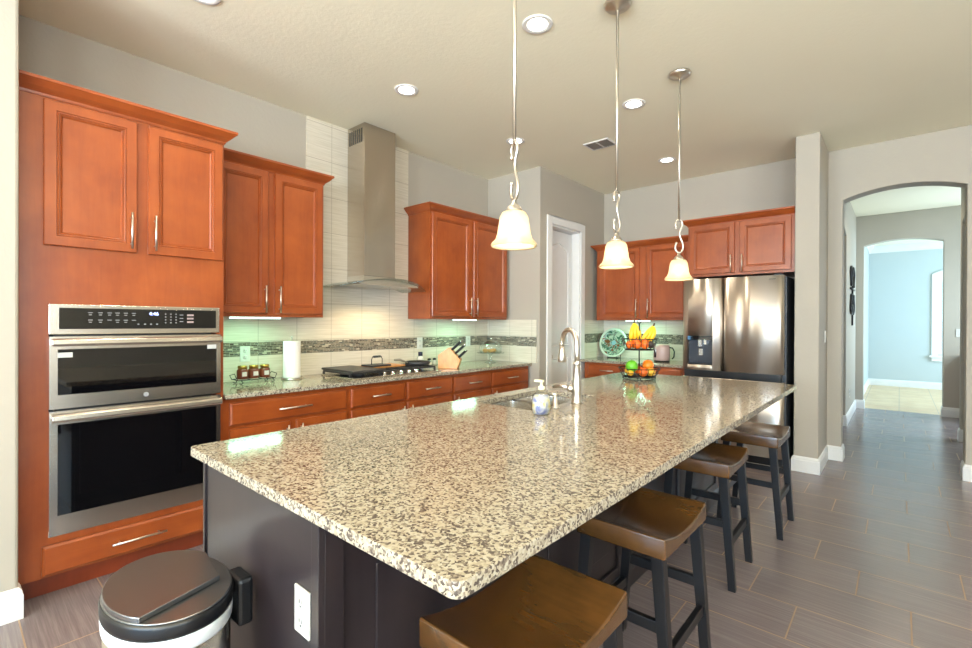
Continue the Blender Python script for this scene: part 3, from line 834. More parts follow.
outlet('wall_outlet', 'small outlet low on the left hall wall below the metal art', (HL+.001, 8.35, .37), RL)

# under-cabinet lights
def ucl(label, x0, y0, x1, y1, z, p):
    o = MB().box(x0, y0, z-.014, x1, y1, z-.002).build('under_cabinet_light', M_BAR); tag(o, label, 'light')
    area('under_cabinet_lamp', ((x0+x1)/2, (y0+y1)/2, z-.02), (0, 0, -1), abs(x1-x0)+.04, abs(y1-y0)+.02, p, (.36, 1.0, .62))
ucl('slim light bar under the wall cabinet beside the ovens', -3.47, 1.29, -3.43, 1.63, 1.372, 2.6)
ucl('slim light bar under the wall cabinet above the knife block', -3.47, 3.45, -3.43, 3.77, 1.372, 2.6)
ucl('slim light bar under the wall cabinet above the patterned plate', -2.53, 5.50, -2.24, 5.54, 1.374, 2.6)

# ------------------------------------------------------------------ front-wall counter objects
t = thing('decorative_plate', 'large patterned green and brown plate leaning on the backsplash', 'plate', (-2.735, 5.605, CZ))
def plate_mat():
    t_ = NT('patterned_plate_glaze'); o = t_.obj()
    s = t_.n('ShaderNodeVectorMath', operation='LENGTH'); t_.l(o, s.inputs[0]); r = s.outputs['Value']
    v = t_.n('ShaderNodeTexVoronoi'); v.inputs['Scale'].default_value = 16; t_.l(o, v.inputs['Vector'])
    sp = t_.n('ShaderNodeSeparateColor'); t_.l(v.outputs['Color'], sp.inputs[0])
    nz = t_.noise(o, 11, 2, .5, 1.5)
    a = t_.ramp(nz, [(.36, srgb(150, 176, 150)), (.43, srgb(52, 92, 70)), (.50, srgb(136, 164, 152)), (.55, srgb(104, 68, 34)), (.66, srgb(118, 154, 138))], 'CONSTANT')
    ring = t_.math('GREATER_THAN', r, .165); ctr = t_.math('LESS_THAN', r, .03)
    c = t_.mix(ring, a, srgb(196, 220, 196)); c = t_.mix(ctr, c, srgb(120, 170, 176))
    t_.set(Base_Color=c, Roughness=.15); return t_.m
Mx = Matrix.Rotation(math.radians(78), 3, 'X')
p = MB().lathe([(0, 0), (.10, .0), (.15, .012), (.188, .03), (.186, .034), (.148, .017), (.10, .005), (0, .005)], (0, 0, .19), 40, True, Mx)
po = p.build('plate', plate_mat(), t)
for v_ in po.data.vertices: v_.co.z -= .19
po.location = (0, 0, .19)
mb = MB()
for x in (-.06, .06): mb.tube([(x, -.05, .03), (x, -.055, .004), (x, .06, .004), (x*.5, .10, .20)], .004)
mb.tube([(-.06, .0, .004), (.06, .0, .004)], .004)
mb.build('stand', M_WIRE, t)
t = thing('kettle', 'pinkish grey kettle with a black handle left of the fridge', 'kettle', (-2.075, 5.47, CZ))
M_PINK = plain('pink_grey_enamel', srgb(196, 168, 160), .3)
MB().lathe([(0, 0), (.085, 0), (.09, .012), (0, .012)], n=24, sy=.8).build('base', M_BLACK, t)
MB().lathe([(.088, .0125), (.094, .03), (.094, .16), (.086, .185), (.07, .194), (0, .198)], n=24, sy=.8).build('body', M_PINK, t)
MB().box(-.06, -.083, .05, -.035, -.066, .15).build('water_gauge', M_DARKGLASS, t, bevel=.004)
mb = MB(); mb.tube([(.085, 0, .165), (.125, 0, .16), (.145, 0, .12), (.14, 0, .06), (.12, 0, .035)], .008); mb.build('handle', M_BLACK, t)

# ------------------------------------------------------------------ fridge
t = thing('refrigerator', 'stainless steel fridge with a water dispenser in its left door', 'fridge', (0, 0, 0))
X0, X1 = -1.688, -.792; XM = -1.305
MB().box(X0+.004, 5.085, .03, X1+.012, 5.745, 1.778).build('case', M_FRIDGE_SIDE, t, bevel=.004)
def contour_door(name, xa, xb, z0, z1, cut=None, bow=.014):
    mb = MB(); n = 18; yb = 5.078; v = []; f = []
    front = []
    for i in range(n+1):
        u = i/n; x = xa+(xb-xa)*u; e = min(u, 1-u)*(xb-xa)
        edge = .018*(1-min(1, e/.018))**2
        front.append((x, 5.000 + bow*(2*u-1)**2 + edge))
    if cut is None:
        mb.prism(front + [(xb, yb), (xa, yb)], 'z', z0, z1, True)
    else:
        cx0, cx1, cz0, cz1 = cut
        L = [p for p in front if p[0] < cx0]; R = [p for p in front if p[0] > cx1]; C = [p for p in front if cx0 <= p[0] <= cx1]
        yl = C[0][1]; yr = C[-1][1]
        mb.prism(L + [(cx0, yl), (cx0, yb), (xa, yb)], 'z', z0, z1, True)
        mb.prism([(cx1, yr)] + R + [(xb, yb), (cx1, yb)], 'z', z0, z1, True)
        Cc = [(cx0, yl)] + C + [(cx1, yr), (cx1, yb), (cx0, yb)]
        mb.prism(Cc, 'z', z0, cz0, True); mb.prism(Cc, 'z', cz1, z1, True)
    return mb.build(name, M_FRIDGE, t)
DC = (-1.635, -1.395, .925, 1.215)
dl = contour_door('door', X0, XM-.003, .872, 1.786, DC)
dr = contour_door('door', XM+.003, X1, .872, 1.786)
dz = contour_door('freezer_drawer', X0, X1, .10, .800)
MB().box(X0+.02, 5.02, .800, X1-.02, 5.09, .872).build('gap_panel', M_BLACK, t)
mb = MB(); mb.box(DC[0]-.004, 5.055, DC[2]-.004, DC[1]+.004, 5.075, DC[3]+.004); dn = mb.build('dispenser_niche', plain('dark_blue_grey_plastic', srgb(44, 50, 60), .3), dl)
mb = MB(); mb.box(DC[0]+.10, 5.012, DC[2]+.18, DC[0]+.135, 5.056, DC[3]-.002); mb.box(DC[0]+.155, 5.015, DC[2]+.20, DC[0]+.180, 5.056, DC[3]-.002); mb.box(DC[0]+.10, 5.035, DC[2]+.09, DC[0]+.14, 5.056, DC[2]+.16); mb.build('dispenser_spout', M_CHROME, dn, bevel=.004)
MB().box(DC[0]+.004, 4.998, DC[3]-.04, DC[1]-.004, 5.03, DC[3]-.002).build('dispenser_panel', M_DARKGLASS, dl)
MB().box(DC[0]+.003, 5.006, DC[2]+.001, DC[1]-.003, 5.055, DC[2]+.012).build('drip_tray', M_BLACK, dl)
mb = MB(); mb.box(X1-.125, 5.004, 1.749, X1-.065, 5.0125, 1.754)
mb.build('small_badge', plain('grey_badge', srgb(90, 86, 82), .4), dr)
mb = MB()
for x in (X0+.05, X1-.05): mb.box(x-.035, 5.03, 1.7865, x+.035, 5.12, 1.800)
mb.build('hinge_cover', M_FRIDGE_SIDE, t, bevel=.003)
MB().box(X0+.03, 5.05, .0, X1-.03, 5.6, .095).build('base_grille', M_BLACK, t)

# ------------------------------------------------------------------ island
t = thing('island_cabinet', 'dark espresso wood kitchen island base under the granite top', 'island', (0, 0, 0))
IX0, IX1, IY0, IY1 = -1.785, -1.035, .600, 3.875
SX0, SX1, SY0, SY1 = -1.722, -1.335, 1.875, 2.505
mb = MB(); mb.box(IX0, IY0+.001, .0, IX1-.02, SY0-.04, .882); mb.box(IX0, SY1+.04, 0, IX1-.02, IY1, .882); mb.box(IX0, SY0-.04, 0, IX1-.02, SY1+.04, .64)
mb.box(IX0, SY0-.04, .64, IX0+.02, SY1+.04, .882); mb.box(SX1+.03, SY0-.04, .64, IX1-.02, SY1+.04, .882)
mb.build('body', M_ESPRESSO, t)
mb = MB(); mb.box(IX0-.004, IY0-.012, 0, IX1+.002, IY0, .882); mb.box(IX1-.03, IY0-.018, 0, IX1+.004, IY0-.001, .882); mb.box(IX0-.004, IY0-.018, 0, IX0+.012, IY0-.012, .882)
mb.build('end_panel', M_ESPRESSO, t, bevel=.002)
# seating side: stiles, rails and recessed panels
ys_ = [IY0, 1.42, 2.24, 3.06, IY1]
for i in range(4):
    a, b = ys_[i], ys_[i+1]; mb = MB(); s = .055
    mb.box(IX1-.02, a, 0, IX1, a+s, .882); mb.box(IX1-.02, b-s, 0, IX1, b, .882); mb.box(IX1-.02, a+s, .0, IX1, b-s, .14); mb.box(IX1-.02, a+s, .80, IX1, b-s, .882)
    mb.box(IX1-.02, a+s, .14, IX1-.012, b-s, .80); mb.box(IX1-.012, a+s+.10, .24, IX1-.006, b-s-.10, .70)
    mb.build('back_panel', M_ESPRESSO, t, bevel=.003)
mb = MB(); sweep(mb, [(IX1, IY0), (IX1, IY1)], [(0,0),(.012,0),(.012,.08),(.004,.095),(0,.095)]); mb.build('base_moulding', M_ESPRESSO, t)
mb = MB()
for a in (.62, 1.55, 2.48):   # working side doors
    pass
# kitchen-side fronts (facing the left wall)
for (a, b) in ((.62, 1.22), (1.24, 1.84), (1.86, 2.52), (2.54, 3.20), (3.22, 3.86)):
    m = MB(); v = []
    m.box(IX0-.02, a+.005, .125, IX0-.001, b-.005, .68); d = m.build('door', M_ESPRESSO, t, bevel=.004)
    m = MB(); m.box(IX0-.02, a+.005, .70, IX0-.001, b-.005, .86); m.build('drawer', M_ESPRESSO, t, bevel=.004)

# island granite with sink cut-out
def round_corners(x0, y0, x1, y1, r, n=5):
    out = []
    for cx, cy, a0 in ((x1-r, y0+r, -PI/2), (x1-r, y1-r, 0), (x0+r, y1-r, PI/2), (x0+r, y0+r, PI)):
        out.append([(cx+r*math.cos(a0+PI/2*k/n), cy+r*math.sin(a0+PI/2*k/n)) for k in range(n+1)])
    return out
def ring_slab(x0, y0, x1, y1, hx0, hy0, hx1, hy1, z0, z1, r, rh):
    mb = MB(); oc = round_corners(x0, y0, x1, y1, r); ic = round_corners(hx0, hy0, hx1, hy1, rh)
    for z, flip in ((z1, False), (z0, True)):
        for k in range(4):
            nxt = (k+1) % 4
            poly = [(p[0], p[1], z) for p in oc[k]] + [(p[0], p[1], z) for p in ic[k]][::-1]
            mb.add(poly, [tuple(range(len(poly)))])
            q = [oc[k][-1], oc[nxt][0], ic[nxt][0], ic[k][-1]]
            mb.add([(a, b, z) for a, b in q], [(0, 1, 2, 3)])
    for loop in (sum(oc, []), sum(ic, [])):
        n = len(loop)
        mb.add([(a, b, z0) for a, b in loop] + [(a, b, z1) for a, b in loop], [(i, (i+1) % n, n+(i+1) % n, n+i) for i in range(n)])
    return mb
o = ring_slab(-1.820, .548, -.537, 3.922, SX0, SY0, SX1, SY1, .884, .914, .022, .03).build('island_countertop', M_GRANITE, bevel=.004)
tag(o, 'large speckled granite island top with a sink cut into it', 'countertop')
# sink bowl
t = thing('kitchen_sink', 'stainless steel double sink set into the island top', 'sink', (0, 0, 0))
a, b, c, d = SX0-.004, SY0-.004, SX1+.004, SY1+.004; ym = (b+d)/2+.02
def bowl(mb, x0, y0, x1, y1, z0, z1):
    oc = sum(round_corners(x0, y0, x1, y1, .04), []); ib = sum(round_corners(x0+.012, y0+.012, x1-.012, y1-.012, .04), [])
    n = len(oc); mb.add([(p, q, z1) for p, q in oc] + [(p, q, z0) for p, q in ib], [(i, (i+1) % n, n+(i+1) % n, n+i) for i in range(n)] + [tuple(n+i for i in range(n))], False)
mb = MB(); bowl(mb, a, b, c, ym-.01, .69, .882)
bo = mb.build('large_bowl', M_STEEL, t); so = bo.modifiers.new('s', 'SOLIDIFY'); so.thickness = .002
mb = MB(); bowl(mb, a, ym+.01, c, d, .71, .882); bo = mb.build('small_bowl', M_STEEL, t); so = bo.modifiers.new('s', 'SOLIDIFY'); so.thickness = .002
MB().box(a+.03, ym-.012, .84, c-.03, ym+.012, .872).build('divider', M_STEEL, t, bevel=.006)
for (x, y, z) in (((a+c)/2, (b+ym)/2, .69), ((a+c)/2, (d+ym)/2, .71)):
    MB().lathe([(0, .001), (.045, .001), (.05, .004), (.04, .003), (0, .002)], (x, y, z), 20).build('drain', M_CHROME, t)
# faucet
IZ = .9145
t = thing('kitchen_faucet', 'tall gooseneck brushed nickel faucet with a pull-down head', 'faucet', (-1.290, 2.212, IZ), -.54)
MB().lathe([(0, 0), (.030, 0), (.030, .006), (.025, .012), (.024, .05), (.028, .075), (.022, .12), (.017, .20), (.019, .205), (.019, .215), (.015, .22), (0, .22)], n=24).build('body', M_NICKEL, t)
mb = MB(); pts = [(0, 0, .21), (0, 0, .26)]; R0 = .088
for k in range(13):
    g = PI*k/12*1.06; pts.append((-R0+R0*math.cos(g), 0, .30+R0*math.sin(g)))
mb.tube(pts, .0135, 12); sp = mb.build('spout', M_NICKEL, t)
e = pts[-1]
mb = MB(); mb.lathe([(.0, -.085), (.020, -.085), (.024, -.075), (.021, -.04), (.016, -.01), (.014, .0)], (e[0]+.004, 0, e[2]+.005), 18); mb.build('spray_head', M_NICKEL, t)
MB().box(e[0]-.02, -.007, e[2]-.055, e[0]-.0145, .007, e[2]-.02).build('spray_button', M_BLACK, t)
mb = MB(); mb.cyl((0, 0, .075), (-.03, -.035, .075), .017); mb.tube([(-.025, -.03, .075), (-.06, -.055, .085), (-.11, -.085, .075)], [.014, .011, .008], 10); mb.ball((-.022, -.026, .075), .021); mb.build('lever', M_NICKEL, t)
# deck soap pump
t = thing('soap_pump', 'short brushed nickel soap pump set in the island top by the faucet', 'soap pump', (-1.294, 2.01, IZ))
MB().lathe([(0, 0), (.022, 0), (.022, .004), (.013, .010), (.012, .045), (.009, .05), (.009, .062), (0, .062)], n=18).build('body', M_NICKEL, t)
mb = MB(); mb.tube([(.008, 0, .066), (-.02, 0, .070), (-.05, 0, .064)], [.008, .006, .004]); mb.build('nozzle', M_NICKEL, t)
# hand-soap bottle
t = thing('soap_bottle', 'clear hand soap bottle with a cream pump beside the sink', 'soap bottle', (-1.258, 1.835, IZ))
MB().lathe([(0, 0), (.038, 0), (.045, .006), (.050, .03), (.049, .065), (.038, .095), (.019, .108), (.015, .113), (0, .113)], n=24, sx=.85).build('bottle', M_SOAPGLASS, t)
lq = NT('soap_liquid_with_label'); oo = lq.obj(); lq.set(Base_Color=lq.ramp(lq.noise(oo, 26, 1.5, .5, .5), [(.35, srgb(238, 214, 120)), (.5, srgb(226, 224, 226)), (.66, srgb(120, 128, 190))]), Roughness=.35)
MB().lathe([(0, .003), (.041, .003), (.047, .03), (.046, .064), (.036, .090), (0, .092)], n=24, sx=.85).build('liquid', lq.m, t)
mb = MB(); mb.lathe([(.0, .1135), (.016, .1135), (.016, .128), (.006, .132), (.005, .150), (0, .150)], n=16); mb.box(-.036, -.008, .148, .010, .008, .158); mb.build('pump', plain('cream_plastic', srgb(238, 234, 200), .4), t)

# ------------------------------------------------------------------ fruit basket
BXc, BYc = -1.488, 3.472
t = thing('fruit_basket', 'two-tier black wire fruit basket on the far end of the island', 'fruit basket', (BXc, BYc, IZ))
def wire_bowl(name, r_top, r_bot, z0, z1, r=.0027):
    mb = MB(); ring = lambda rr, z: [(rr*math.cos(2*PI*k/28), rr*math.sin(2*PI*k/28), z) for k in range(28)]
    mb.tube(ring(r_top, z1), r*1.4, 6, True); mb.tube(ring(r_bot, z0), r*1.2, 6, True); mb.tube(ring((r_top+r_bot)/2, (z0+z1)/2), r*.8, 6, True)
    for k in range(18):
        a = 2*PI*k/18; c, s = math.cos(a), math.sin(a)
        mb.tube([(0, 0, z0), (r_bot*.5*c, r_bot*.5*s, z0), (r_bot*c, r_bot*s, z0), (r_top*c, r_top*s, z1)], r*.8, 5)
    return mb.build(name, M_WIRE, t)
wire_bowl('lower_basket', .150, .120, .022, .085)
wire_bowl('upper_basket', .130, .105, .225, .306)
mb = MB(); mb.cyl((0, 0, .02), (0, 0, .425), .005); mb.tube([(.014*math.cos(2*PI*k/16), 0, .438+.014*math.sin(2*PI*k/16)) for k in range(16)], .003, 6, True); mb.build('pole', M_WIRE, t)
mb = MB(); mb.tube([(.115*math.cos(2*PI*k/28), .115*math.sin(2*PI*k/28), .004) for k in range(28)], .003, 6, True)
for k in range(4):
    a = 2*PI*k/4+.5; mb.cyl((.115*math.cos(a), .115*math.sin(a), .004), (.12*math.cos(a), .12*math.sin(a), .022), .004, n=8)
mb.build('foot_ring', M_WIRE, t)
def fruit_mat(name, c, rough=.4, bumpy=0):
    q = NT(name); o_ = q.obj(); q.set(Base_Color=q.mix(q.noise(o_, 12, 3), tuple(v*.8 for v in c[:3])+(1,), c), Roughness=rough)
    if bumpy: q.bump(q.noise(o_, 160, 2), .3, .001)
    return q.m
M_OR = fruit_mat('orange_peel', srgb(240, 130, 24), .4, 1); M_TG = fruit_mat('tangerine_peel', srgb(236, 108, 26), .4, 1); M_GR = fruit_mat('green_peel', srgb(98, 180, 40), .4)
M_YE = fruit_mat('yellow_mango_peel', srgb(236, 176, 44), .4); M_BA = fruit_mat('banana_peel', srgb(240, 196, 40), .45); M_AV = fruit_mat('avocado_peel', srgb(64, 48, 44), .5, 1); M_STEM = plain('stem', srgb(70, 56, 30), .6)
# camera-facing direction for placing left/right of the pole
rx, ry = R_.x, R_.y; fx_, fy_ = F_.x, F_.y
def fruit(name, label, cat, mat, u, v_, z, r, grp=None, sq=1.0, stem=True):
    """u: to the right of the pole as seen from the island end, v_: away"""
    x = BXc+rx*u+fx_*v_; y = BYc+ry*u+fy_*v_
    e = thing(name, label, cat, (x, y, IZ+z-r*sq), 0, grp)
    MB().ball((0, 0, r*sq), r, r, r*sq, n=18, m=12).build('flesh', mat, e)
    if stem: MB().cyl((0, 0, 2*r*sq-.004), (0, 0, 2*r*sq+.005), .003, n=6).build('stem', M_STEM, e)
fruit('lime', 'large green fruit at the left of the lower basket', 'fruit', M_GR, -.062, -.02, .100, .046)
fruit('orange', 'big orange at the right of the lower basket', 'fruit', M_OR, .078, .03, .104, .042)
fruit('tangerine', 'red-orange tangerine at the front middle of the lower basket', 'fruit', M_TG, .002, -.085, .062, .033)
fruit('tangerine', 'red-orange tangerine behind the pole in the lower basket', 'fruit', M_TG, .02, .075, .062, .034)
fruit('mango', 'yellow mango at the front left of the lower basket', 'fruit', M_YE, -.078, -.07+.03, .050+.0, .024, None, .9)
fruit('mango', 'yellow mango at the front right of the lower basket', 'fruit', M_YE, .070, -.055, .060, .034, None, .9)
fruit('mango', 'yellow mango at the back left of the lower basket', 'fruit', M_YE, -.055, .075, .058, .032, None, .9)
for i, (u, v_) in enumerate(((-.078, -.015), (-.035, -.068), (.018, -.075), (-.03, .03), (.04, -.015), (-.03, -.015), (.02, .062))):
    zz = .262 if i < 4 or i == 6 else .280
    fruit('tangerine', ['tangerine at the far left of the upper basket', 'tangerine at the front left of the upper basket', 'tangerine at the front middle of the upper basket', 'tangerine behind the pole in the upper basket',
          'tangerine just right of the pole in the upper basket', 'tangerine just left of the pole, atop the upper basket', 'tangerine at the back of the upper basket'][i], 'fruit', M_TG, u, v_, zz, .0285, 'tangerines in the upper basket')
fruit('avocado', 'dark avocado at the right of the upper basket', 'fruit', M_AV, .076, -.03, .262, .028)
def bananas(label, u, v_, lean, n, hgt=.15):
    x = BXc+rx*u+fx_*v_; y = BYc+ry*u+fy_*v_
    e = thing('banana_bunch', label, 'bananas', (x, y, IZ+.283), math.atan2(ry, rx))
    top = Vector((lean, 0, hgt))
    for k in range(n):
        s = (k-(n-1)/2); b0 = Vector((s*.030-lean*.2, -.010*abs(s), .0))
        pts = []; rr = []
        for i in range(9):
            q = i/8; p_ = b0.lerp(top, q) + Vector((s*.012, -.020, 0))*math.sin(PI*q); pts.append(p_); rr.append(.005+.012*math.sin(PI*min(1, max(.06, q*.94+.05)))**.6)
        rr[-1] = .004; MB().tube(pts, rr, 10).build('banana', M_BA, e)
    MB().cyl(top-Vector((0, 0, .006)), top+Vector((.2*lean, 0, .02)), .007, n=8).build('stem', M_STEM, e)
bananas('banana bunch standing upright by the pole in the upper basket', -.028, .035, .0, 3, .145)
bananas('banana bunch leaning right in the upper basket', .060, .022, .052, 3, .122)

# ------------------------------------------------------------------ stools
def make_stool():
    t = thing('bar_stool', 'x', 'stool', (0, 0, 0))
    L, Dp = .44, .33; n = 16
    top = [(-L/2+L*i/n, .6025+.0325*abs(2*i/n-1)**2.2) for i in range(n+1)]
    mb = MB(); mb.prism([(-L/2, .563), (L/2, .563)] + top[::-1], 'x', -Dp/2, Dp/2, True)
    mb.build('seat', M_SEAT, t, bevel=.007, seg=3)
    for sx in (-1, 1):
        for sy in (-1, 1):
            m = MB(); m.beam((sx*.177, sy*.192, 0), (sx*.132, sy*.190, .5632), .034, .032, .042, .038); m.build('leg', M_BLACKWOOD, t, bevel=.002)
    xi = lambda z: .175-.045*z/.563
    for sy in (-1, 1):   # rungs along x, upper
        z = .325; MB().box(-xi(z)+.015, sy*.19-.011, z-.019, xi(z)-.015, sy*.19+.011, z+.019).build('rung', M_BLACKWOOD, t, bevel=.002)
    for sx in (-1, 1):
        z = .225; MB().box(sx*xi(z)-.011, -.178, z-.019, sx*xi(z)+.011, .178, z+.019).build('rung', M_BLACKWOOD, t, bevel=.002)
    return t
st = make_stool()
LAB = ['saddle seat stool closest to the camera, half under the granite corner', 'saddle seat stool second from the near end of the island', 'saddle seat stool third from the near end of the island', 'saddle seat stool at the far end of the island near the fridge']
SPOT = [(-.700, .968, 0), (-.735, 1.762, 0), (-.805, 2.790, .02), (-.728, 3.615, 0)]
for i, (x, y, a) in enumerate(SPOT):
    if i == 0:
        s0 = st
    else: s0 = copy_tree(st, (x, y, 0))
    s0.location = (x, y, 0); s0.rotation_euler = (0, 0, a); s0['label'] = LAB[i]; s0['group'] = 'saddle seat stools along the island'

# ------------------------------------------------------------------ trash can
t = thing('trash_can', 'oval stainless steel trash can with a black-edged lid by the island', 'trash can', (-1.478, .398, 0), 0)
TA, TB = .200, .142; TH = .60
def oval(a, b, n=48, p=2.06):
    return [(math.copysign(abs(math.cos(2*PI*k/n))**(2/p), math.cos(2*PI*k/n))*a, math.copysign(abs(math.sin(2*PI*k/n))**(2/p), math.sin(2*PI*k/n))*b) for k in range(n)]
def stack(name, levels, mat, smooth=True, parent=None):
    mb = MB(); v = []; f = []; n = 48
    for (s, z) in levels: v += [(x, y, z) for x, y in oval(TA*s, TB*s*1.0)]
    for k in range(len(levels)-1):
        for i in range(n): j = (i+1) % n; f.append((k*n+i, k*n+j, (k+1)*n+j, (k+1)*n+i))
    f2 = [tuple(range(n))[::-1], tuple((len(levels)-1)*n+i for i in range(n))]
    mb.add(v, f, smooth); mb.add(v[:n], [tuple(range(n))[::-1]]); mb.add(v[-n:], [tuple(range(n))])
    return mb.build(name, mat, parent or t)
stack('base_ring', [(1.0, 0), (1.01, .005), (1.01, .03), (.985, .035)], M_BLACK)
stack('bucket', [(.97, .035), (.97, TH-.035)], M_STEEL_V)
stack('bag_rim', [(.985, TH-.050), (1.0, TH-.046), (1.008, TH-.025), (1.003, TH-.010)], plain('white_bag', srgb(225, 230, 232), .5))
stack('lid_rim', [(1.01, TH-.010), (1.018, TH), (1.018, TH+.018), (1.0, TH+.028)], M_BLACK)
M_LIDST = steel('lid_steel', 'x', .3, 0, (150, 150, 150))
ld = stack('lid', [(.995, TH+.0285), (.97, TH+.030)], M_LIDST)
def clip(poly, a, b):
    """keep the side left of a->b"""
    out = []; f = lambda p: (b[0]-a[0])*(p[1]-a[1])-(b[1]-a[1])*(p[0]-a[0])
    for i in range(len(poly)):
        p, q = poly[i], poly[(i+1) % len(poly)]; fp, fq = f(p), f(q)
        if fp >= 0: out.append(p)
        if fp*fq < 0: k = fp/(fp-fq); out.append((p[0]+(q[0]-p[0])*k, p[1]+(q[1]-p[1])*k))
    return out
pl = clip(clip([(x*.975, y*.975) for x, y in oval(TA, TB)], (.140, -.095), (.076, .105)), (.08, .100), (-.12, .125))
MB().prism(pl, 'z', TH+.0302, TH+.044).build('flap', M_LIDST, ld, bevel=.002)
hg = MB(); hg.box(TA*.15, TB*.92, TH-.10, TA*.62, TB*1.0+.030, TH+.030); hg.build('hinge_block', M_BLACK, t, bevel=.01)
MB().box(-.05, -TB-.03, .01, .05, -TB+.01, .03).build('pedal', M_BLACK, t, bevel=.004)

# ------------------------------------------------------------------ pendants
def make_pendant():
    t = thing('pendant_light', 'x', 'pendant light', (0, 0, 0))
    MB().lathe([(0, -.001), (.070, -.001), (.073, -.010), (.060, -.024), (.012, -.032), (.009, -.042), (0, -.042)], n=28).build('canopy', M_NICKEL, t)
    zr = -1.0; MB().cyl((0, 0, zr), (0, 0, -.035), .0072, n=10).build('rod', M_NICKEL, t)
    # s-shaped scroll in the plane seen from the island end
    mb = MB(); ux, uy = rx, ry; pts = []
    S = [(-.018, -1.055), (-.024, -1.035), (-.014, -1.012), (.004, -1.004), (.020, -1.016), (.022, -1.04), (.008, -1.075), (.004, -1.10), (.014, -1.135), (.026, -1.165), (.028, -1.195), (.016, -1.222), (-.004, -1.226), (-.020, -1.21), (-.024, -1.185), (-.018, -1.165)]
    def cr(P, n=4):
        out = []
        for i in range(len(P)-1):
            p0, p1, p2, p3 = P[max(i-1, 0)], P[i], P[i+1], P[min(i+2, len(P)-1)]
            for k in range(n):
                q = k/n; out.append(tuple(.5*((2*p1[c])+(-p0[c]+p2[c])*q+(2*p0[c]-5*p1[c]+4*p2[c]-p3[c])*q*q+(-p0[c]+3*p1[c]-3*p2[c]+p3[c])*q**3) for c in range(2)))
        out.append(P[-1]); return out
    mb.tube([(a*ux, a*uy, z) for a, z in cr(S)], .0065, 8)
    mb.ball((-.020*ux, -.020*uy, -1.058), .009, n=10, m=6); mb.ball((-.018*ux, -.018*uy, -1.162), .009, n=10, m=6)
    mb.build('scroll', M_NICKEL, t)
    MB().lathe([(0, -1.225), (.010, -1.228), (.010, -1.242), (.026, -1.256), (.034, -1.270), (.034, -1.276), (0, -1.276)], n=22).build('shade_holder', M_NICKEL, t)
    P = [(.034, -1.272), (.056, -1.279), (.068, -1.298), (.074, -1.330), (.079, -1.360), (.088, -1.383), (.104, -1.396), (.110, -1.405), (.106, -1.413), (.098, -1.410), (.083, -1.388), (.074, -1.362), (.069, -1.330), (.063, -1.302), (.052, -1.284), (.034, -1.277)]
    P = [(r_*.83 if r_ > .04 else r_, z_) for r_, z_ in P]; MB().lathe(P + [P[0]], n=36).build('glass_shade', M_SHADE, t)
    MB().ball((0, 0, -1.345), .026, .026, .034, n=16, m=10).build('bulb', M_BULB, t)
    return t
PND = [(-1.145, 1.475), (-1.145, 2.368), (-1.142, 3.31)]
PL = ['leftmost and nearest of the three bell pendant lights over the island', 'middle one of the three bell pendant lights', 'bell pendant light farthest away, in front of the fridge cabinets']
pd = make_pendant()
for i, (x, y) in enumerate(PND):
    q = pd if i == 0 else copy_tree(pd, (x, y, ZC))
    q.location = (x, y, ZC); q.rotation_euler = (0, 0, (-1.1, .7, 0)[i]); q['label'] = PL[i]; q['group'] = 'bell pendants over the island'
    l = bpy.data.lights.new('pendant_lamp', 'POINT'); l.energy = 2.4; l.color = (1, .88, .70); l.shadow_soft_size = .03
    o = bpy.data.objects.new('pendant_lamp', l); COL.objects.link(o); o.location = (x, y, ZC-1.395)

# ------------------------------------------------------------------ downlights
dl0 = thing('downlight', 'x', 'ceiling light', (0, 0, 0))
MB().lathe([(.058, -.0005), (.088, -.0005), (.088, -.004), (.080, -.007), (.064, -.005), (.058, -.002)], n=32).build('trim_ring', M_WHITE, dl0)
MB().lathe([(0, -.001), (.060, -.001), (.058, -.004), (0, -.0045)], n=28).build('lens', M_LED, dl0)
DLS = [(-2.745, 2.24, 'recessed downlight in front of the range hood'), (-1.572, 2.235, 'recessed downlight between the near and middle pendant rods'), (-1.572, 3.54, 'recessed downlight between the middle and far pendant rods'),
       (-2.735, 3.54, 'recessed downlight above the knife block, beside the near pendant rod'), (-1.845, 4.98, 'recessed downlight in front of the fridge cabinets'), (-2.75, .885, 'recessed downlight above the ovens at the top edge'),
       (.002, 7.80, 'recessed downlight in the hall ceiling behind the arch'), (-1.572, .93, 'recessed downlight over the near end of the island'), (.7, 2.2, 'recessed downlight over the open floor right of the island'), (.7, 4.4, 'recessed downlight over the floor before the arch'), (1.8, -1.5, 'recessed downlight over the room behind the camera'), (-1.4, -1.5, 'recessed downlight behind the camera near the side wall')]  # the two behind the camera are unseen, added as room fill
for i, (x, y, lab) in enumerate(DLS):
    q = dl0 if i == 0 else copy_tree(dl0, (x, y, ZC))
    q.location = (x, y, ZC); q['label'] = lab; q['group'] = 'recessed ceiling downlights'
    l = bpy.data.lights.new('downlight_lamp', 'SPOT'); l.energy = 28; l.color = (1, .86, .66); l.spot_size = 2.5; l.spot_blend = .9; l.shadow_soft_size = .06
    o = bpy.data.objects.new('downlight_lamp', l); COL.objects.link(o); o.location = (x, y, ZC-.02)
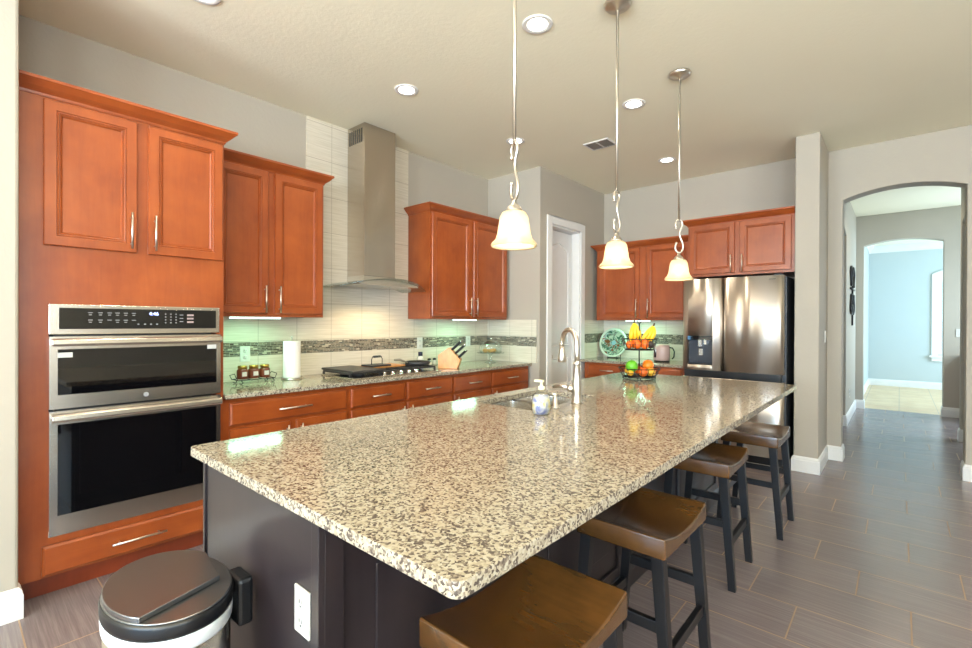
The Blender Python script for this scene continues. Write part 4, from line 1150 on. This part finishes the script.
# ceiling vent
t = thing('ceiling_vent', 'square slatted air vent in the ceiling before the pantry', 'vent', (-2.166, 4.125, ZC))
mb = MB(); mb.box(-.128, -.10, -.008, .128, -.085, -.0005); mb.box(-.128, .085, -.008, .128, .10, -.0005); mb.box(-.128, -.085, -.008, -.113, .085, -.0005); mb.box(.113, -.085, -.008, .128, .085, -.0005); mb.box(-.008, -.085, -.008, .008, .085, -.0005)
mb.build('frame', M_WHITE, t)
mb = MB()
for k in range(9): y = -.078+k*.0195; mb.add([(-.113, y, -.002), (.113, y, -.002), (.113, y+.012, -.008), (-.113, y+.012, -.008), (-.113, y, -.003), (.113, y, -.003), (.113, y+.012, -.009), (-.113, y+.012, -.009)], [(0,1,2,3),(7,6,5,4),(0,3,7,4),(1,5,6,2)])
mb.build('louvres', plain('vent_louvre', srgb(120, 112, 102), .5), t)
MB().box(-.113, -.085, -.0015, .113, .085, -.0003).build('backing', M_BLACK, t)

# ------------------------------------------------------------------ hall and far room things
t = thing('metal_wall_art', 'scrolled dark metal wall art on the left hall wall', 'wall art', (HL+.012, 8.60, 1.72), RL)
mb = MB(); mb.tube([(0, -.004, -.40), (0, -.004, .40)], .012); mb.tube([(-.34, -.004, .12), (.34, -.004, .12)], .014)
for s in (-1, 1):
    for z0, k in ((.30, 1), (-.1, -1)):
        pts = [(s*(.04+.26*(1-math.cos(g))*.5+.04*math.sin(3*g)), -.004, z0+k*.14*math.sin(g)) for g in [PI*i/10*1.5 for i in range(11)]]
        mb.tube(pts, .014)
mb.build('scrollwork', M_WIRE, t)
t = thing('shuttered_window', 'white plantation shutters on the far room window', 'window shutter', (0, 0, 0))
mb = MB(); c_ = .10
top = arch(WX0-c_, WX1+c_, WZ1+.10, WZ1+.22, 14)
mb.prism([(WX0-c_, WZ0-.02), (WX0, WZ0-.02), (WX0, WZ1)] + [(WX1, WZ1), (WX1, WZ0-.02), (WX1+c_, WZ0-.02)] + top[::-1], 'y', 13.47, 13.498)
mb.box(WX0-c_-.03, 13.42, WZ0-.06, WX1+c_+.03, 13.498, WZ0-.02); mb.box(WX0-c_, 13.46, WZ0-.14, WX1+c_, 13.498, WZ0-.06)
mb.build('casing', M_WHITE, t)
mb = MB(); mb.box(WX0, 13.50, WZ0, WX0+.05, 13.53, WZ1); mb.box(WX1-.05, 13.50, WZ0, WX1, 13.53, WZ1); mb.box(WX0+.05, 13.50, WZ0, WX1-.05, 13.53, WZ0+.07); mb.box(WX0+.05, 13.50, WZ1-.07, WX1-.05, 13.53, WZ1); mb.box(WX0+.05, 13.50, 1.46, WX1-.05, 13.53, 1.52)
mb.build('shutter_frame', M_WHITE, t)
mb = MB(); z = WZ0+.09
while z < WZ1-.09:
    if abs(z-1.49) > .05:
        mb.add([(WX0+.05, 13.49, z-.012), (WX1-.05, 13.49, z-.012), (WX1-.05, 13.545, z+.022), (WX0+.05, 13.545, z+.022), (WX0+.05, 13.49, z-.004), (WX1-.05, 13.49, z-.004), (WX1-.05, 13.545, z+.030), (WX0+.05, 13.545, z+.030)], [(3,2,1,0),(4,5,6,7),(0,1,5,4),(2,3,7,6),(0,4,7,3),(1,2,6,5)])
    z += .062
mb.build('louvres', M_WHITE, t)
struct('window_6', MB().box(WX0, 13.60, WZ0, WX1, 13.606, WZ1), M_GLASS)
# niche cabinet past the hall
t = thing('hall_cabinet', 'dark wood cabinet with a granite top in the hall nook', 'cabinet', (.70, 9.0, 0))
MB().box(0, 0, .05, .9, .55, .88).build('body', M_CHERRY_DK, t)
MB().box(.02, .03, 0, .9, .53, .05).build('toe_kick', M_BLACK, t)
MB().box(-.02, -.02, .8805, .92, .555, .915).build('granite_top', M_GRANITE, t)
outlet('light_switch', 'dark switch plate on the hall end wall above the nook cabinet', (.645, EY-.001, 1.22), 0, 'switch')

# ------------------------------------------------------------------ put each thing's origin at its own base
bpy.context.view_layer.update()
def world_bounds(root):
    pts = []
    for o in [root] + list(root.children_recursive):
        if o.type == 'MESH': pts += [o.matrix_world @ Vector(c) for c in o.bound_box]
    return pts
for o in list(bpy.data.objects):
    if o.parent is None and o.type in ('EMPTY', 'MESH') and 'category' in o and o.location.length < 1.0 and abs(o.rotation_euler.z) < 1e-6:
        P_ = world_bounds(o)
        if not P_: continue
        L = Vector(((min(p.x for p in P_)+max(p.x for p in P_))/2, (min(p.y for p in P_)+max(p.y for p in P_))/2, min(p.z for p in P_))) - o.location
        o.location = o.location + L
        if o.type == 'MESH': o.data.transform(Matrix.Translation(-L))
        for c in o.children: c.location = c.location - L
